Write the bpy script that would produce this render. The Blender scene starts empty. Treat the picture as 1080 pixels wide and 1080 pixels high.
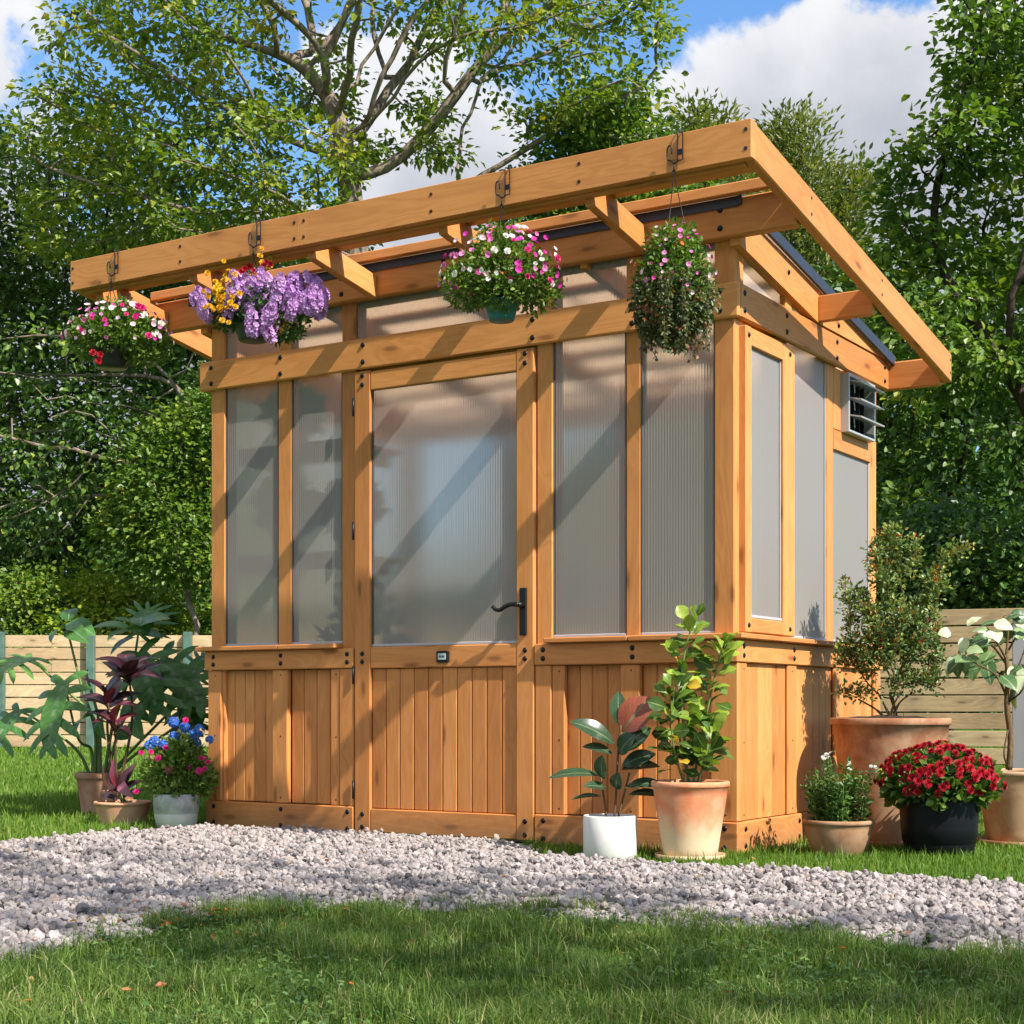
import bpy, math, random
import numpy as np
from mathutils import Vector

random.seed(7)
rng = np.random.default_rng(7)
C = bpy.context.scene.collection
S = bpy.context.scene

# ------------------------------------------------------------------ camera, sky, sun, exposure
YAW = math.radians(32.2)
RT = np.array([math.cos(YAW), math.sin(YAW), 0.0])
FW = np.array([-math.sin(YAW), math.cos(YAW), 0.0])
UP = np.array([0.0, 0.0, 1.0])
FPX, HZ, EYE = 1693.0, 745.0, 0.57
CAM = -RT * 0.8645 - FW * 6.15 + UP * EYE

cd = bpy.data.cameras.new('camera')
cd.sensor_width = 36.0
cd.lens = FPX / 1080.0 * 36.0
cd.shift_y = (HZ - 540.0) / 1080.0
cd.clip_start = 0.05
cd.clip_end = 2000.0
cam = bpy.data.objects.new('camera', cd)
C.objects.link(cam)
cam.location = CAM
cam.rotation_euler = (math.radians(90), 0, YAW)
S.camera = cam

SUN_TO = np.array([1.0, -0.21, 1.0])
SUN_TO = SUN_TO / np.linalg.norm(SUN_TO)
sun_el = math.asin(SUN_TO[2])
sun_az = math.atan2(SUN_TO[0], SUN_TO[1])
sl = bpy.data.lights.new('sun', 'SUN')
sl.energy = 3.35
sl.angle = math.radians(0.6)
sl.color = (1.0, 0.94, 0.84)
so = bpy.data.objects.new('sun', sl)
C.objects.link(so)
so.rotation_euler = Vector(SUN_TO).to_track_quat('Z', 'Y').to_euler()
so.location = (20, -6, 20)

S.view_settings.view_transform = 'Standard'
S.view_settings.look = 'None'
S.view_settings.exposure = 1.42
S.view_settings.gamma = 1.0
S.view_settings.use_curve_mapping = False
S.render.engine = 'CYCLES'
S.cycles.max_bounces = 7
S.cycles.diffuse_bounces = 3
S.cycles.caustics_reflective = False
S.cycles.caustics_refractive = False
S.cycles.transparent_max_bounces = 8
S.cycles.sample_clamp_indirect = 6.0


def at(x, y, d):
    """a point on the line of sight of pixel (x, y) of the 1080 px picture, d metres in front of the camera"""
    return CAM + (RT * (x - 540.0) / FPX + FW + UP * (HZ - y) / FPX) * d


def gnd(x, y, z=0.0):
    d = (EYE - z) * FPX / (y - HZ)
    return at(x, y, d)


world = bpy.data.worlds.new('World')
S.world = world
world.use_nodes = True
wt = world.node_tree
wt.nodes.clear()


class NT:
    """tiny helper for building node trees"""
    def __init__(self, tree):
        self.t = tree

    def n(self, typ, **kw):
        nd = self.t.nodes.new(typ)
        ins = kw.pop('ins', {})
        for k, v in kw.items():
            setattr(nd, k, v)
        for k, v in ins.items():
            self.put(nd.inputs[k], v)
        return nd

    def put(self, sock, v):
        if isinstance(v, bpy.types.NodeSocket):
            self.t.links.new(v, sock)
        elif v is not None:
            sock.default_value = v

    def m(self, op, a, b=None, c=None, clamp=False):
        nd = self.t.nodes.new('ShaderNodeMath')
        nd.operation = op
        nd.use_clamp = clamp
        self.put(nd.inputs[0], a)
        if b is not None: self.put(nd.inputs[1], b)
        if c is not None: self.put(nd.inputs[2], c)
        return nd.outputs[0]

    def vm(self, op, a, b=None, out=0):
        nd = self.t.nodes.new('ShaderNodeVectorMath')
        nd.operation = op
        self.put(nd.inputs[0], a)
        if b is not None: self.put(nd.inputs[1], b)
        return nd.outputs[out]

    def mix(self, f, a, b, blend='MIX'):
        nd = self.t.nodes.new('ShaderNodeMix')
        nd.data_type = 'RGBA'
        nd.blend_type = blend
        self.put(nd.inputs[0], f)
        self.put(nd.inputs[6], a)
        self.put(nd.inputs[7], b)
        return nd.outputs[2]

    def ramp(self, f, stops, interp='LINEAR'):
        nd = self.t.nodes.new('ShaderNodeValToRGB')
        cr = nd.color_ramp
        cr.interpolation = interp
        while len(cr.elements) < len(stops): cr.elements.new(0.5)
        for e, (p, c) in zip(cr.elements, stops):
            e.position = p
            e.color = (c[0], c[1], c[2], 1.0) if not isinstance(c, (int, float)) else (c, c, c, 1.0)
        self.put(nd.inputs[0], f)
        return nd.outputs[0]

    def noise(self, vec, scale, detail=4.0, rough=0.55, dist=0.0):
        nd = self.t.nodes.new('ShaderNodeTexNoise')
        self.put(nd.inputs['Vector'], vec)
        nd.inputs['Scale'].default_value = scale
        nd.inputs['Detail'].default_value = detail
        nd.inputs['Roughness'].default_value = rough
        nd.inputs['Distortion'].default_value = dist
        return nd.outputs[0]

    def sstep(self, x, lo, hi):
        nd = self.t.nodes.new('ShaderNodeMapRange')
        nd.interpolation_type = 'SMOOTHSTEP'
        self.put(nd.inputs[0], x)
        nd.inputs[1].default_value = lo
        nd.inputs[2].default_value = hi
        return nd.outputs[0]


def c4(c):
    return (c[0], c[1], c[2], 1.0)


w = NT(wt)
sky = w.n('ShaderNodeTexSky', sky_type='NISHITA', sun_disc=False)
sky.sun_elevation = sun_el
sky.sun_rotation = sun_az
sky.air_density = 1.0
sky.dust_density = 0.6
sky.ozone_density = 2.0
tc = w.n('ShaderNodeTexCoord')
dirv = tc.outputs['Generated']
# cumulus: blobs in fixed compass directions of the sky, broken up by noise
blobs = [((865, 150), 0.088, 1.0), ((800, 150), 0.066, 1.0), ((940, 130), 0.08, 1.0), ((1010, 200), 0.10, .9), ((725, 170), 0.045, .8),
         ((470, 200), 0.07, .62), ((420, 90), 0.04, .3), ((-30, 200), 0.05, .5), ((1200, 250), .16, .9), ((200, 420), .14, .8), ((-300, 150), .2, .8), ((1500, 60), .2, .8)]
nz = w.noise(dirv, 13.0, 9.0, 0.58, 0.2)
nzb = w.noise(dirv, 28.0, 6.0, 0.6, 0.1)
nn = w.m('ADD', w.m('MULTIPLY', w.m('SUBTRACT', nz, 0.5), 1.7), w.m('MULTIPLY', w.m('SUBTRACT', nzb, 0.5), 0.5))
fld = None
for (px, rad, amp) in blobs:
    v = at(px[0], px[1], 1.0) - CAM
    v = v / np.linalg.norm(v)
    dd = w.vm('DISTANCE', dirv, tuple(v), out=1)
    b = w.m('MULTIPLY', w.m('SUBTRACT', 1.0, w.m('DIVIDE', dd, rad)), amp)
    fld = b if fld is None else w.m('SMOOTH_MAX', fld, b, 0.35)
for az, el, rad, amp in ((150, 30, .55, .9), (200, 50, .5, .9), (245, 25, .5, .9), (100, 62, .4, .8), (300, 55, .35, .7), (20, 65, .35, .7), (180, 10, .3, .8)):  # out-of-view clouds, added for brighter and more neutral ambient light
    v = (math.sin(math.radians(az)) * math.cos(math.radians(el)), math.cos(math.radians(az)) * math.cos(math.radians(el)), math.sin(math.radians(el)))
    dd = w.vm('DISTANCE', dirv, v, out=1)
    fld = w.m('SMOOTH_MAX', fld, w.m('MULTIPLY', w.m('SUBTRACT', 1.0, w.m('DIVIDE', dd, rad)), amp), 0.2)
thin = w.m('SUBTRACT', w.m('MULTIPLY', w.noise(dirv, 3.1, 7.0, 0.6, 0.6), 1.9), 1.22)   # scattered small clouds everywhere else
dens = w.m('ADD', w.m('MAXIMUM', fld, thin), w.m('MULTIPLY', nn, 0.72))
mask = w.sstep(dens, 0.0, 0.17)
sepz = w.n('ShaderNodeSeparateXYZ')
wt.links.new(dirv, sepz.inputs[0])
shade = w.sstep(w.m('ADD', w.m('MULTIPLY', dens, 0.5), w.m('ADD', w.m('MULTIPLY', nn, -0.8), w.m('MULTIPLY', w.m('SUBTRACT', 0.385, sepz.outputs[2]), 3.4))), -0.15, 0.9)
ccol = w.mix(shade, (3.35, 3.35, 3.4, 1), (1.55, 1.62, 1.82, 1))
sep = w.n('ShaderNodeSeparateXYZ')
wt.links.new(dirv, sep.inputs[0])
up = w.sstep(sep.outputs[2], 0.0, 0.06)
skyc = w.mix(w.m('MULTIPLY', w.m('MULTIPLY', mask, up), 0.96), w.mix(1.0, sky.outputs[0], (0.50, 0.68, 0.83, 1), 'MULTIPLY'), ccol)
bg = w.n('ShaderNodeBackground')
wt.links.new(skyc, bg.inputs[0])
bg.inputs[1].default_value = 0.112
wo = w.n('ShaderNodeOutputWorld')
wt.links.new(bg.outputs[0], wo.inputs[0])

# ------------------------------------------------------------------ helpers: objects and meshes
ORG = {}


def tag(o, label=None, cat=None, group=None, kind=None):
    if label: o['label'] = label
    if cat: o['category'] = cat
    if group: o['group'] = group
    if kind: o['kind'] = kind
    return o


def thing(name, loc, label, cat, group=None):
    o = bpy.data.objects.new(name, None)
    o.empty_display_size = 0.1
    C.objects.link(o)
    o.location = tuple(loc)
    ORG[o] = np.array(loc, float)
    return tag(o, label, cat, group)


def link_mesh(name, me, mats, parent=None):
    for m in mats: me.materials.append(m)
    o = bpy.data.objects.new(name, me)
    C.objects.link(o)
    if parent is not None:
        o.parent = parent
        ORG[o] = ORG[parent]
    else:
        ORG[o] = np.zeros(3)
    return o


def np_mesh(name, V, faces, mats, parent=None, rnd=None, midx=None, smooth=False, uv=None):
    """faces: (n,k) int array (all the same size) or a list of such arrays"""
    V = np.asarray(V, float)
    if parent is not None: V = V - ORG[parent]
    fl = faces if isinstance(faces, list) else [faces]
    fl = [np.asarray(f, np.int32) for f in fl if len(f)]
    me = bpy.data.meshes.new(name)
    me.vertices.add(len(V))
    me.vertices.foreach_set('co', V.astype(np.float32).ravel())
    loops = np.concatenate([f.ravel() for f in fl])
    sizes = np.concatenate([np.full(len(f), f.shape[1], np.int32) for f in fl])
    starts = np.concatenate([[0], np.cumsum(sizes)[:-1]]).astype(np.int32)
    me.loops.add(len(loops))
    me.loops.foreach_set('vertex_index', loops)
    me.polygons.add(len(sizes))
    me.polygons.foreach_set('loop_start', starts)
    if smooth: me.polygons.foreach_set('use_smooth', np.ones(len(sizes), bool))
    else: me.polygons.foreach_set('use_smooth', np.zeros(len(sizes), bool))
    if midx is not None: me.polygons.foreach_set('material_index', np.asarray(midx, np.int32))
    if rnd is not None:
        a = me.attributes.new('rnd', 'FLOAT', 'FACE')
        a.data.foreach_set('value', np.asarray(rnd, np.float32))
    if uv is not None:
        u = me.uv_layers.new(name='UVMap')
        u.data.foreach_set('uv', np.asarray(uv, np.float32).ravel())
    me.update(calc_edges=True)
    return link_mesh(name, me, mats, parent)


class MB:
    """collects faces with uv, material index and a random tone, then links ONE mesh object"""
    def __init__(self):
        self.v, self.f, self.uv, self.mi, self.r, self.sm = [], [], [], [], [], []

    def face(self, idx, uv=None, mi=0, r=0.5, sm=False):
        self.f.append(tuple(idx))
        self.uv.append(uv if uv is not None else [(0.5, 0.5)] * len(idx))
        self.mi.append(mi); self.r.append(r); self.sm.append(sm)

    def add(self, V, F, UV=None, mi=0, r=0.5, sm=False):
        b = len(self.v)
        self.v.extend([tuple(p) for p in V])
        for k, f in enumerate(F):
            self.face([b + i for i in f], None if UV is None else [UV[i] for i in f], mi, r, sm)

    def build(self, name, mats, parent=None):
        org = ORG[parent] if parent is not None else np.zeros(3)
        me = bpy.data.meshes.new(name)
        me.from_pydata([tuple(np.array(p) - org) for p in self.v], [], self.f)
        u = me.uv_layers.new(name='UVMap')
        u.data.foreach_set('uv', np.array([c for f in self.uv for c in f], np.float32).ravel())
        me.polygons.foreach_set('material_index', np.array(self.mi, np.int32))
        me.polygons.foreach_set('use_smooth', np.array(self.sm, bool))
        a = me.attributes.new('rnd', 'FLOAT', 'FACE')
        a.data.foreach_set('value', np.array(self.r, np.float32))
        me.update()
        return link_mesh(name, me, mats if isinstance(mats, list) else [mats], parent)

    # a wooden board: eased edges, uv along the grain in metres with a random offset
    def board(self, x0, x1, y0, y1, z0, z1, ax=None, bev=0.004, shear=0.0, shx=0.0, mi=0, bow=0.0, tone=None):
        lo = np.array([min(x0, x1), min(y0, y1), min(z0, z1)])
        hi = np.array([max(x0, x1), max(y0, y1), max(z0, z1)])
        sz = hi - lo
        if ax is None: ax = int(np.argmax(sz))
        b = min(bev, sz.min() * 0.3)
        V, key = [], {}
        for sx in (0, 1):
            for sy in (0, 1):
                for szz in (0, 1):
                    s = (sx, sy, szz)
                    for a in range(3):          # vertex lying on the face of axis a
                        p = [0, 0, 0]
                        for k in range(3):
                            e = hi[k] if s[k] else lo[k]
                            p[k] = e if k == a else (e - b if s[k] else e + b)
                        key[(s, a)] = len(V)
                        V.append(p)
        F = []
        def sg(a, va, o1, v1, o2, v2):
            s = [0, 0, 0]; s[a] = va; s[o1] = v1; s[o2] = v2
            return tuple(s)
        for a in range(3):
            o1, o2 = [k for k in range(3) if k != a]
            for va in (0, 1):
                F.append([key[(sg(a, va, o1, p, o2, q), a)] for p, q in ((0, 0), (1, 0), (1, 1), (0, 1))])
            for p in (0, 1):
                for q in (0, 1):            # edge along axis a
                    F.append([key[(sg(a, 0, o1, p, o2, q), o1)], key[(sg(a, 1, o1, p, o2, q), o1)],
                              key[(sg(a, 1, o1, p, o2, q), o2)], key[(sg(a, 0, o1, p, o2, q), o2)]])
        for sx in (0, 1):
            for sy in (0, 1):
                for szz in (0, 1):
                    F.append([key[((sx, sy, szz), a)] for a in range(3)])
        V = np.array(V)
        cen = (lo + hi) / 2
        ou, ov = random.uniform(0, 60), random.uniform(0, 60)
        r = random.random() if tone is None else tone
        base = len(self.v)
        W = V.copy()
        if shear: W[:, 2] += shear * V[:, 1]
        if shx: W[:, 2] += shx * V[:, 0]
        self.v.extend([tuple(p) for p in W])
        for f in F:
            P = V[f]
            nrm = np.cross(P[1] - P[0], P[2] - P[0])
            if np.dot(nrm, P.mean(0) - cen) < 0:
                f = f[::-1]; P = V[f]; nrm = -nrm
            na = int(np.argmax(np.abs(nrm) / (np.linalg.norm(nrm) + 1e-12) + np.array([1e-6, 2e-6, 3e-6])))
            if na == ax:
                a1, a2 = [k for k in range(3) if k != ax]
                uv = [(p[a1] * 3 + ou, p[a2] + ov) for p in P]
            else:
                o = [k for k in range(3) if k not in (na, ax)][0]
                uv = [(p[ax] + ou, p[o] + ov + (0.37 if na > o else 0)) for p in P]
            self.face([base + i for i in f], uv, mi, r, False)
        return self

    def plainbox(self, x0, x1, y0, y1, z0, z1, mi=0, r=0.5, bev=0.002):
        return self.board(x0, x1, y0, y1, z0, z1, bev=bev, mi=mi, tone=r)

    def dome(self, c, n, rad, mi=1, h=0.7):
        """a bolt head"""
        c = np.array(c, float); n = np.array(n, float)
        t = np.cross(n, [0.3, 0.5, 0.8]); t /= np.linalg.norm(t); s = np.cross(n, t)
        V, F = [], []
        K = 10
        rings = [(1.25, 0.0), (1.25, 0.15), (0.95, 0.3), (0.7, h * 0.85)]
        for (q, hh) in rings:
            for k in range(K):
                a = 2 * math.pi * k / K
                V.append(c + (t * math.cos(a) + s * math.sin(a)) * rad * q + n * rad * hh)
        V.append(c + n * rad * h)
        for i in range(len(rings) - 1):
            for k in range(K):
                k2 = (k + 1) % K
                F.append((i * K + k, i * K + k2, (i + 1) * K + k2, (i + 1) * K + k))
        e = (len(rings) - 1) * K
        for k in range(K): F.append((e + k, e + (k + 1) % K, len(V) - 1))
        self.add(V, F, None, mi, 0.5, True)
        return self

    def lathe(self, c, prof, K=40, mi=0, r=0.5, axis=None):
        c = np.array(c, float)
        V, F, UV = [], [], []
        tot = 0.0
        for i, (rad, z) in enumerate(prof):
            if i: tot += math.hypot(rad - prof[i - 1][0], z - prof[i - 1][1])
            for k in range(K):
                a = 2 * math.pi * k / K
                V.append(c + np.array([rad * math.cos(a), rad * math.sin(a), z]))
                UV.append((k / K, tot))
        for i in range(len(prof) - 1):
            for k in range(K):
                k2 = (k + 1) % K
                F.append((i * K + k, i * K + k2, (i + 1) * K + k2, (i + 1) * K + k))
        self.add(V, F, UV, mi, r, True)
        return self

    def tube(self, pts, rads, K=6, mi=0, r=0.5, cap=True):
        pts = [np.array(p, float) for p in pts]
        if isinstance(rads, (int, float)): rads = [rads] * len(pts)
        V, F, UV = [], [], []
        pu = None; L = 0
        for i, p in enumerate(pts):
            d = pts[min(i + 1, len(pts) - 1)] - pts[max(i - 1, 0)]
            d = d / (np.linalg.norm(d) + 1e-12)
            if pu is None:
                pu = np.cross(d, [0.31, 0.22, 0.92] if abs(d[2]) < 0.9 else [1, 0.2, 0])
            u = pu - d * np.dot(pu, d); u /= np.linalg.norm(u) + 1e-12
            pu = u
            s = np.cross(d, u)
            if i: L += np.linalg.norm(p - pts[i - 1])
            for k in range(K):
                a = 2 * math.pi * k / K
                V.append(p + (u * math.cos(a) + s * math.sin(a)) * rads[i])
                UV.append((L, k / K))
        for i in range(len(pts) - 1):
            for k in range(K):
                k2 = (k + 1) % K
                F.append((i * K + k, i * K + k2, (i + 1) * K + k2, (i + 1) * K + k))
        if cap:
            F.append(tuple(range(K))[::-1])
            e = (len(pts) - 1) * K
            F.append(tuple(e + k for k in range(K)))
        self.add(V, F, UV, mi, r, True)
        return self


def spline(P, n=8):
    """smooth curve through points (Catmull-Rom)"""
    P = [np.array(p, float) for p in P]
    Q = [2 * P[0] - P[1]] + P + [2 * P[-1] - P[-2]]
    out = []
    for i in range(1, len(Q) - 2):
        for k in range(n):
            t = k / n
            a, b, c, d = Q[i - 1], Q[i], Q[i + 1], Q[i + 2]
            out.append(0.5 * (2 * b + (c - a) * t + (2 * a - 5 * b + 4 * c - d) * t * t + (3 * b - a - 3 * c + d) * t ** 3))
    out.append(P[-1])
    return out


# ------------------------------------------------------------------ materials
def new_mat(name):
    m = bpy.data.materials.new(name)
    m.use_nodes = True
    m.node_tree.nodes.clear()
    k = NT(m.node_tree)
    out = k.n('ShaderNodeOutputMaterial')
    return m, k, out


def principled(k, out, color, rough=0.6, metal=0.0, spec=0.5, bump=None, bstr=0.3, bdist=0.01):
    p = k.n('ShaderNodeBsdfPrincipled')
    k.put(p.inputs['Base Color'], color)
    k.put(p.inputs['Roughness'], rough)
    p.inputs['Metallic'].default_value = metal
    p.inputs['Specular IOR Level'].default_value = spec
    if bump is not None:
        b = k.n('ShaderNodeBump')
        b.inputs['Strength'].default_value = bstr
        b.inputs['Distance'].default_value = bdist
        k.put(b.inputs['Height'], bump)
        k.put(p.inputs['Normal'], b.outputs[0])
    k.put(out.inputs[0], p.outputs[0])
    return p


def attr_rnd(k):
    a = k.n('ShaderNodeAttribute', attribute_name='rnd')
    return a.outputs['Fac']


def simple(name, col, rough=0.6, metal=0.0, var=0.12, scale=14.0, spec=0.5, bstr=0.15):
    m, k, out = new_mat(name)
    t = k.n('ShaderNodeTexCoord')
    n1 = k.noise(t.outputs['Object'], scale, 5.0, 0.6)
    lo = tuple(c * (1 - var) for c in col); hi = tuple(min(1, c * (1 + var)) for c in col)
    principled(k, out, k.ramp(n1, [(0.3, lo), (0.7, hi)]), rough, metal, spec, n1, bstr, 0.004)
    return m


def wood_mat(name, light, mid, dark, rough=0.5, knots=True, stain=0.0, splash=0.0):
    m, k, out = new_mat(name)
    uv = k.n('ShaderNodeUVMap').outputs[0]
    sp = k.n('ShaderNodeSeparateXYZ'); k.put(sp.inputs[0], uv)
    def vec(a, b):
        cmb = k.n('ShaderNodeCombineXYZ')
        k.put(cmb.inputs[0], k.m('MULTIPLY', sp.outputs[0], a)); k.put(cmb.inputs[1], k.m('MULTIPLY', sp.outputs[1], b))
        return cmb.outputs[0]
    fig = k.noise(vec(1.1, 7.5), 1.0, 3.0, 0.5, 0.9)
    rings = k.m('MULTIPLY_ADD', k.m('SINE', k.m('MULTIPLY', fig, 62.0)), 0.5, 0.5)
    fine = k.noise(vec(5.0, 210.0), 1.0, 5.0, 0.65, 0.2)
    broad = k.noise(vec(0.8, 3.0), 1.0, 3.0, 0.5, 0.4)
    g = k.m('ADD', k.m('MULTIPLY', rings, 0.17), k.m('ADD', k.m('MULTIPLY', fine, 0.42), k.m('MULTIPLY', broad, 0.46)))
    col = k.ramp(g, [(0.25, light), (0.52, mid), (0.86, dark)])
    hgt = g
    if knots:
        vo = k.n('ShaderNodeTexVoronoi', voronoi_dimensions='2D')
        k.put(vo.inputs['Vector'], vec(2.6, 8.5)); vo.inputs['Scale'].default_value = 1.0
        sc = k.n('ShaderNodeSeparateColor'); k.put(sc.inputs[0], vo.outputs['Color'])
        on = k.m('GREATER_THAN', sc.outputs[0], 0.62)
        wob = k.m('ADD', vo.outputs['Distance'], k.m('MULTIPLY', k.m('SUBTRACT', k.noise(vec(20, 60), 1.0, 3), 0.5), 0.12))
        kn = k.m('MULTIPLY', on, k.m('SUBTRACT', 1.0, k.sstep(wob, 0.03, 0.15)))
        halo = k.m('MULTIPLY', on, k.m('SUBTRACT', 1.0, k.sstep(wob, 0.05, 0.42)))
        col = k.mix(k.m('MULTIPLY', halo, 0.42), col, c4(dark))
        col = k.mix(k.m('MULTIPLY', kn, 0.72), col, c4(tuple(c * 0.42 for c in dark)))
    tone = k.m('MULTIPLY_ADD', attr_rnd(k), 0.30, 0.83)
    ton = k.n('ShaderNodeCombineColor')
    k.put(ton.inputs[0], tone); k.put(ton.inputs[1], k.m('POWER', tone, 1.35)); k.put(ton.inputs[2], k.m('POWER', tone, 1.6))
    col = k.mix(1.0, col, ton.outputs[0], 'MULTIPLY')
    if stain:
        t = k.n('ShaderNodeTexCoord')
        sn = k.noise(t.outputs['Object'], 1.7, 5.0, 0.65)
        col = k.mix(k.m('MULTIPLY', k.sstep(sn, 0.5, 0.75), stain), col, c4(tuple(c * 0.5 for c in mid)))
    if splash:                      # soil splashed up from the ground
        g = k.n('ShaderNodeNewGeometry')
        sz = k.n('ShaderNodeSeparateXYZ'); k.put(sz.inputs[0], g.outputs['Position'])
        dn = k.noise(g.outputs['Position'], 22.0, 6.0, 0.7)
        lvl = k.m('SUBTRACT', k.m('ADD', 0.015, k.m('MULTIPLY', dn, 0.16)), sz.outputs[2])
        col = k.mix(k.m('MULTIPLY', k.sstep(lvl, -0.03, 0.07), splash), col, (0.16, 0.115, 0.075, 1))
    principled(k, out, col, k.m('MULTIPLY_ADD', fine, 0.2, rough - 0.1), 0.0, 0.28, hgt, 0.25, 0.002)
    return m


M = {}
M['wood'] = wood_mat('cedar_stain', (0.66, 0.284, 0.094), (0.585, 0.238, 0.070), (0.44, 0.160, 0.043), 0.6, True, 0.16, 0.35)
M['fence'] = wood_mat('pale_fence_timber', (0.62, 0.45, 0.28), (0.50, 0.355, 0.21), (0.31, 0.21, 0.115), 0.75, True, 0.3, 0.4)
M['fence_grey'] = wood_mat('weathered_fence_timber', (0.46, 0.34, 0.20), (0.36, 0.255, 0.14), (0.20, 0.135, 0.075), 0.8, True, 0.4)
M['green_post'] = simple('green_painted_post', (0.075, 0.14, 0.115), 0.6, 0, 0.25, 8)
M['bolt'] = simple('black_bolt', (0.012, 0.013, 0.015), 0.32, 0.6, 0.1)
M['nail'] = simple('nail_dark', (0.03, 0.018, 0.01), 0.5, 0.3)
M['black'] = simple('black_metal', (0.013, 0.013, 0.014), 0.42, 0.5)
M['rubber'] = simple('dark_gasket', (0.05, 0.05, 0.06), 0.5)
M['roof'] = simple('charcoal_metal', (0.035, 0.036, 0.045), 0.45, 0.3, 0.1, 4)
M['white_metal'] = simple('white_aluminium', (0.40, 0.40, 0.42), 0.4, 0.2, 0.05)
M['strip'] = simple('edge_strip_grey', (0.42, 0.40, 0.42), 0.45, 0, 0.05)
M['dark_void'] = simple('near_black', (0.015, 0.016, 0.017), 0.5)
M['lcd'] = simple('lcd_face', (0.46, 0.55, 0.50), 0.25, 0, 0.03)
M['bark'] = None
M['soil'] = simple('soil', (0.035, 0.022, 0.014), 0.95, 0, 0.5, 60, 0.2, 0.8)
M['floor'] = simple('interior_paving', (0.42, 0.40, 0.36), 0.9, 0, 0.2, 9)


def glaze_mat():
    m, k, out = new_mat('twinwall_polycarbonate')
    uv = k.n('ShaderNodeUVMap').outputs[0]
    sp = k.n('ShaderNodeSeparateXYZ'); k.put(sp.inputs[0], uv)
    # vertical flutes every 10.5 mm (u runs across the sheet, in metres)
    ph = k.m('FRACT', k.m('DIVIDE', sp.outputs[0], 0.0125))
    rib = k.m('ABSOLUTE', k.m('SUBTRACT', ph, 0.5))             # 0..0.5
    wall = k.sstep(rib, 0.34, 0.5)
    hgt = k.m('MULTIPLY', k.m('COSINE', k.m('MULTIPLY', ph, 2 * math.pi)), 1.0)
    bmp = k.n('ShaderNodeBump'); bmp.inputs['Strength'].default_value = 0.20; bmp.inputs['Distance'].default_value = 0.002
    k.put(bmp.inputs['Height'], hgt)
    t = k.n('ShaderNodeTexCoord')
    cloud = k.noise(t.outputs['Object'], 2.2, 3.0, 0.5)
    base = k.mix(wall, (0.60, 0.535, 0.485, 1), (0.86, 0.78, 0.71, 1))
    dif = k.n('ShaderNodeBsdfDiffuse'); k.put(dif.inputs[0], base); k.put(dif.inputs['Normal'], bmp.outputs[0])
    trl = k.n('ShaderNodeBsdfTranslucent'); trl.inputs[0].default_value = (0.84, 0.80, 0.75, 1)
    ref = k.n('ShaderNodeBsdfRefraction'); ref.inputs[0].default_value = (0.97, 0.95, 0.92, 1)
    ref.inputs['Roughness'].default_value = 0.33; ref.inputs['IOR'].default_value = 1.12
    k.put(ref.inputs['Normal'], bmp.outputs[0])
    glo = k.n('ShaderNodeBsdfGlossy'); glo.inputs[0].default_value = (0.9, 0.92, 0.95, 1); glo.inputs['Roughness'].default_value = 0.32
    k.put(glo.inputs['Normal'], bmp.outputs[0])
    a = k.n('ShaderNodeMixShader'); a.inputs[0].default_value = 0.82
    k.put(a.inputs[1], trl.outputs[0]); k.put(a.inputs[2], ref.outputs[0])
    b = k.n('ShaderNodeMixShader'); b.inputs[0].default_value = 0.33
    k.put(b.inputs[1], a.outputs[0]); k.put(b.inputs[2], dif.outputs[0])
    fr = k.n('ShaderNodeFresnel'); fr.inputs[0].default_value = 1.35
    c = k.n('ShaderNodeMixShader'); k.put(c.inputs[0], k.m('MULTIPLY_ADD', fr.outputs[0], 0.55, 0.01))
    k.put(c.inputs[1], b.outputs[0]); k.put(c.inputs[2], glo.outputs[0])
    k.put(out.inputs[0], c.outputs[0])
    return m


def glaze_back_mat():
    m, k, out = new_mat('polycarbonate_inner_face')
    ref = k.n('ShaderNodeBsdfRefraction'); ref.inputs[0].default_value = (0.98, 0.97, 0.96, 1)
    ref.inputs['Roughness'].default_value = 0.24; ref.inputs['IOR'].default_value = 1.12
    k.put(out.inputs[0], ref.outputs[0])
    return m


M['glaze'] = glaze_mat()
M['glaze_back'] = glaze_back_mat()


def roof_glaze_mat():
    m, k, out = new_mat('tinted_roof_sheet')
    trl = k.n('ShaderNodeBsdfTranslucent'); trl.inputs[0].default_value = (0.80, 0.66, 0.53, 1)  # translucency and warm tint set to brighten and warm the interior
    dif = k.n('ShaderNodeBsdfDiffuse'); dif.inputs[0].default_value = (0.6, 0.58, 0.56, 1)
    a = k.n('ShaderNodeMixShader'); a.inputs[0].default_value = 0.15
    k.put(a.inputs[1], trl.outputs[0]); k.put(a.inputs[2], dif.outputs[0])
    k.put(out.inputs[0], a.outputs[0])
    return m


M['roof_glaze'] = roof_glaze_mat()


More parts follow.
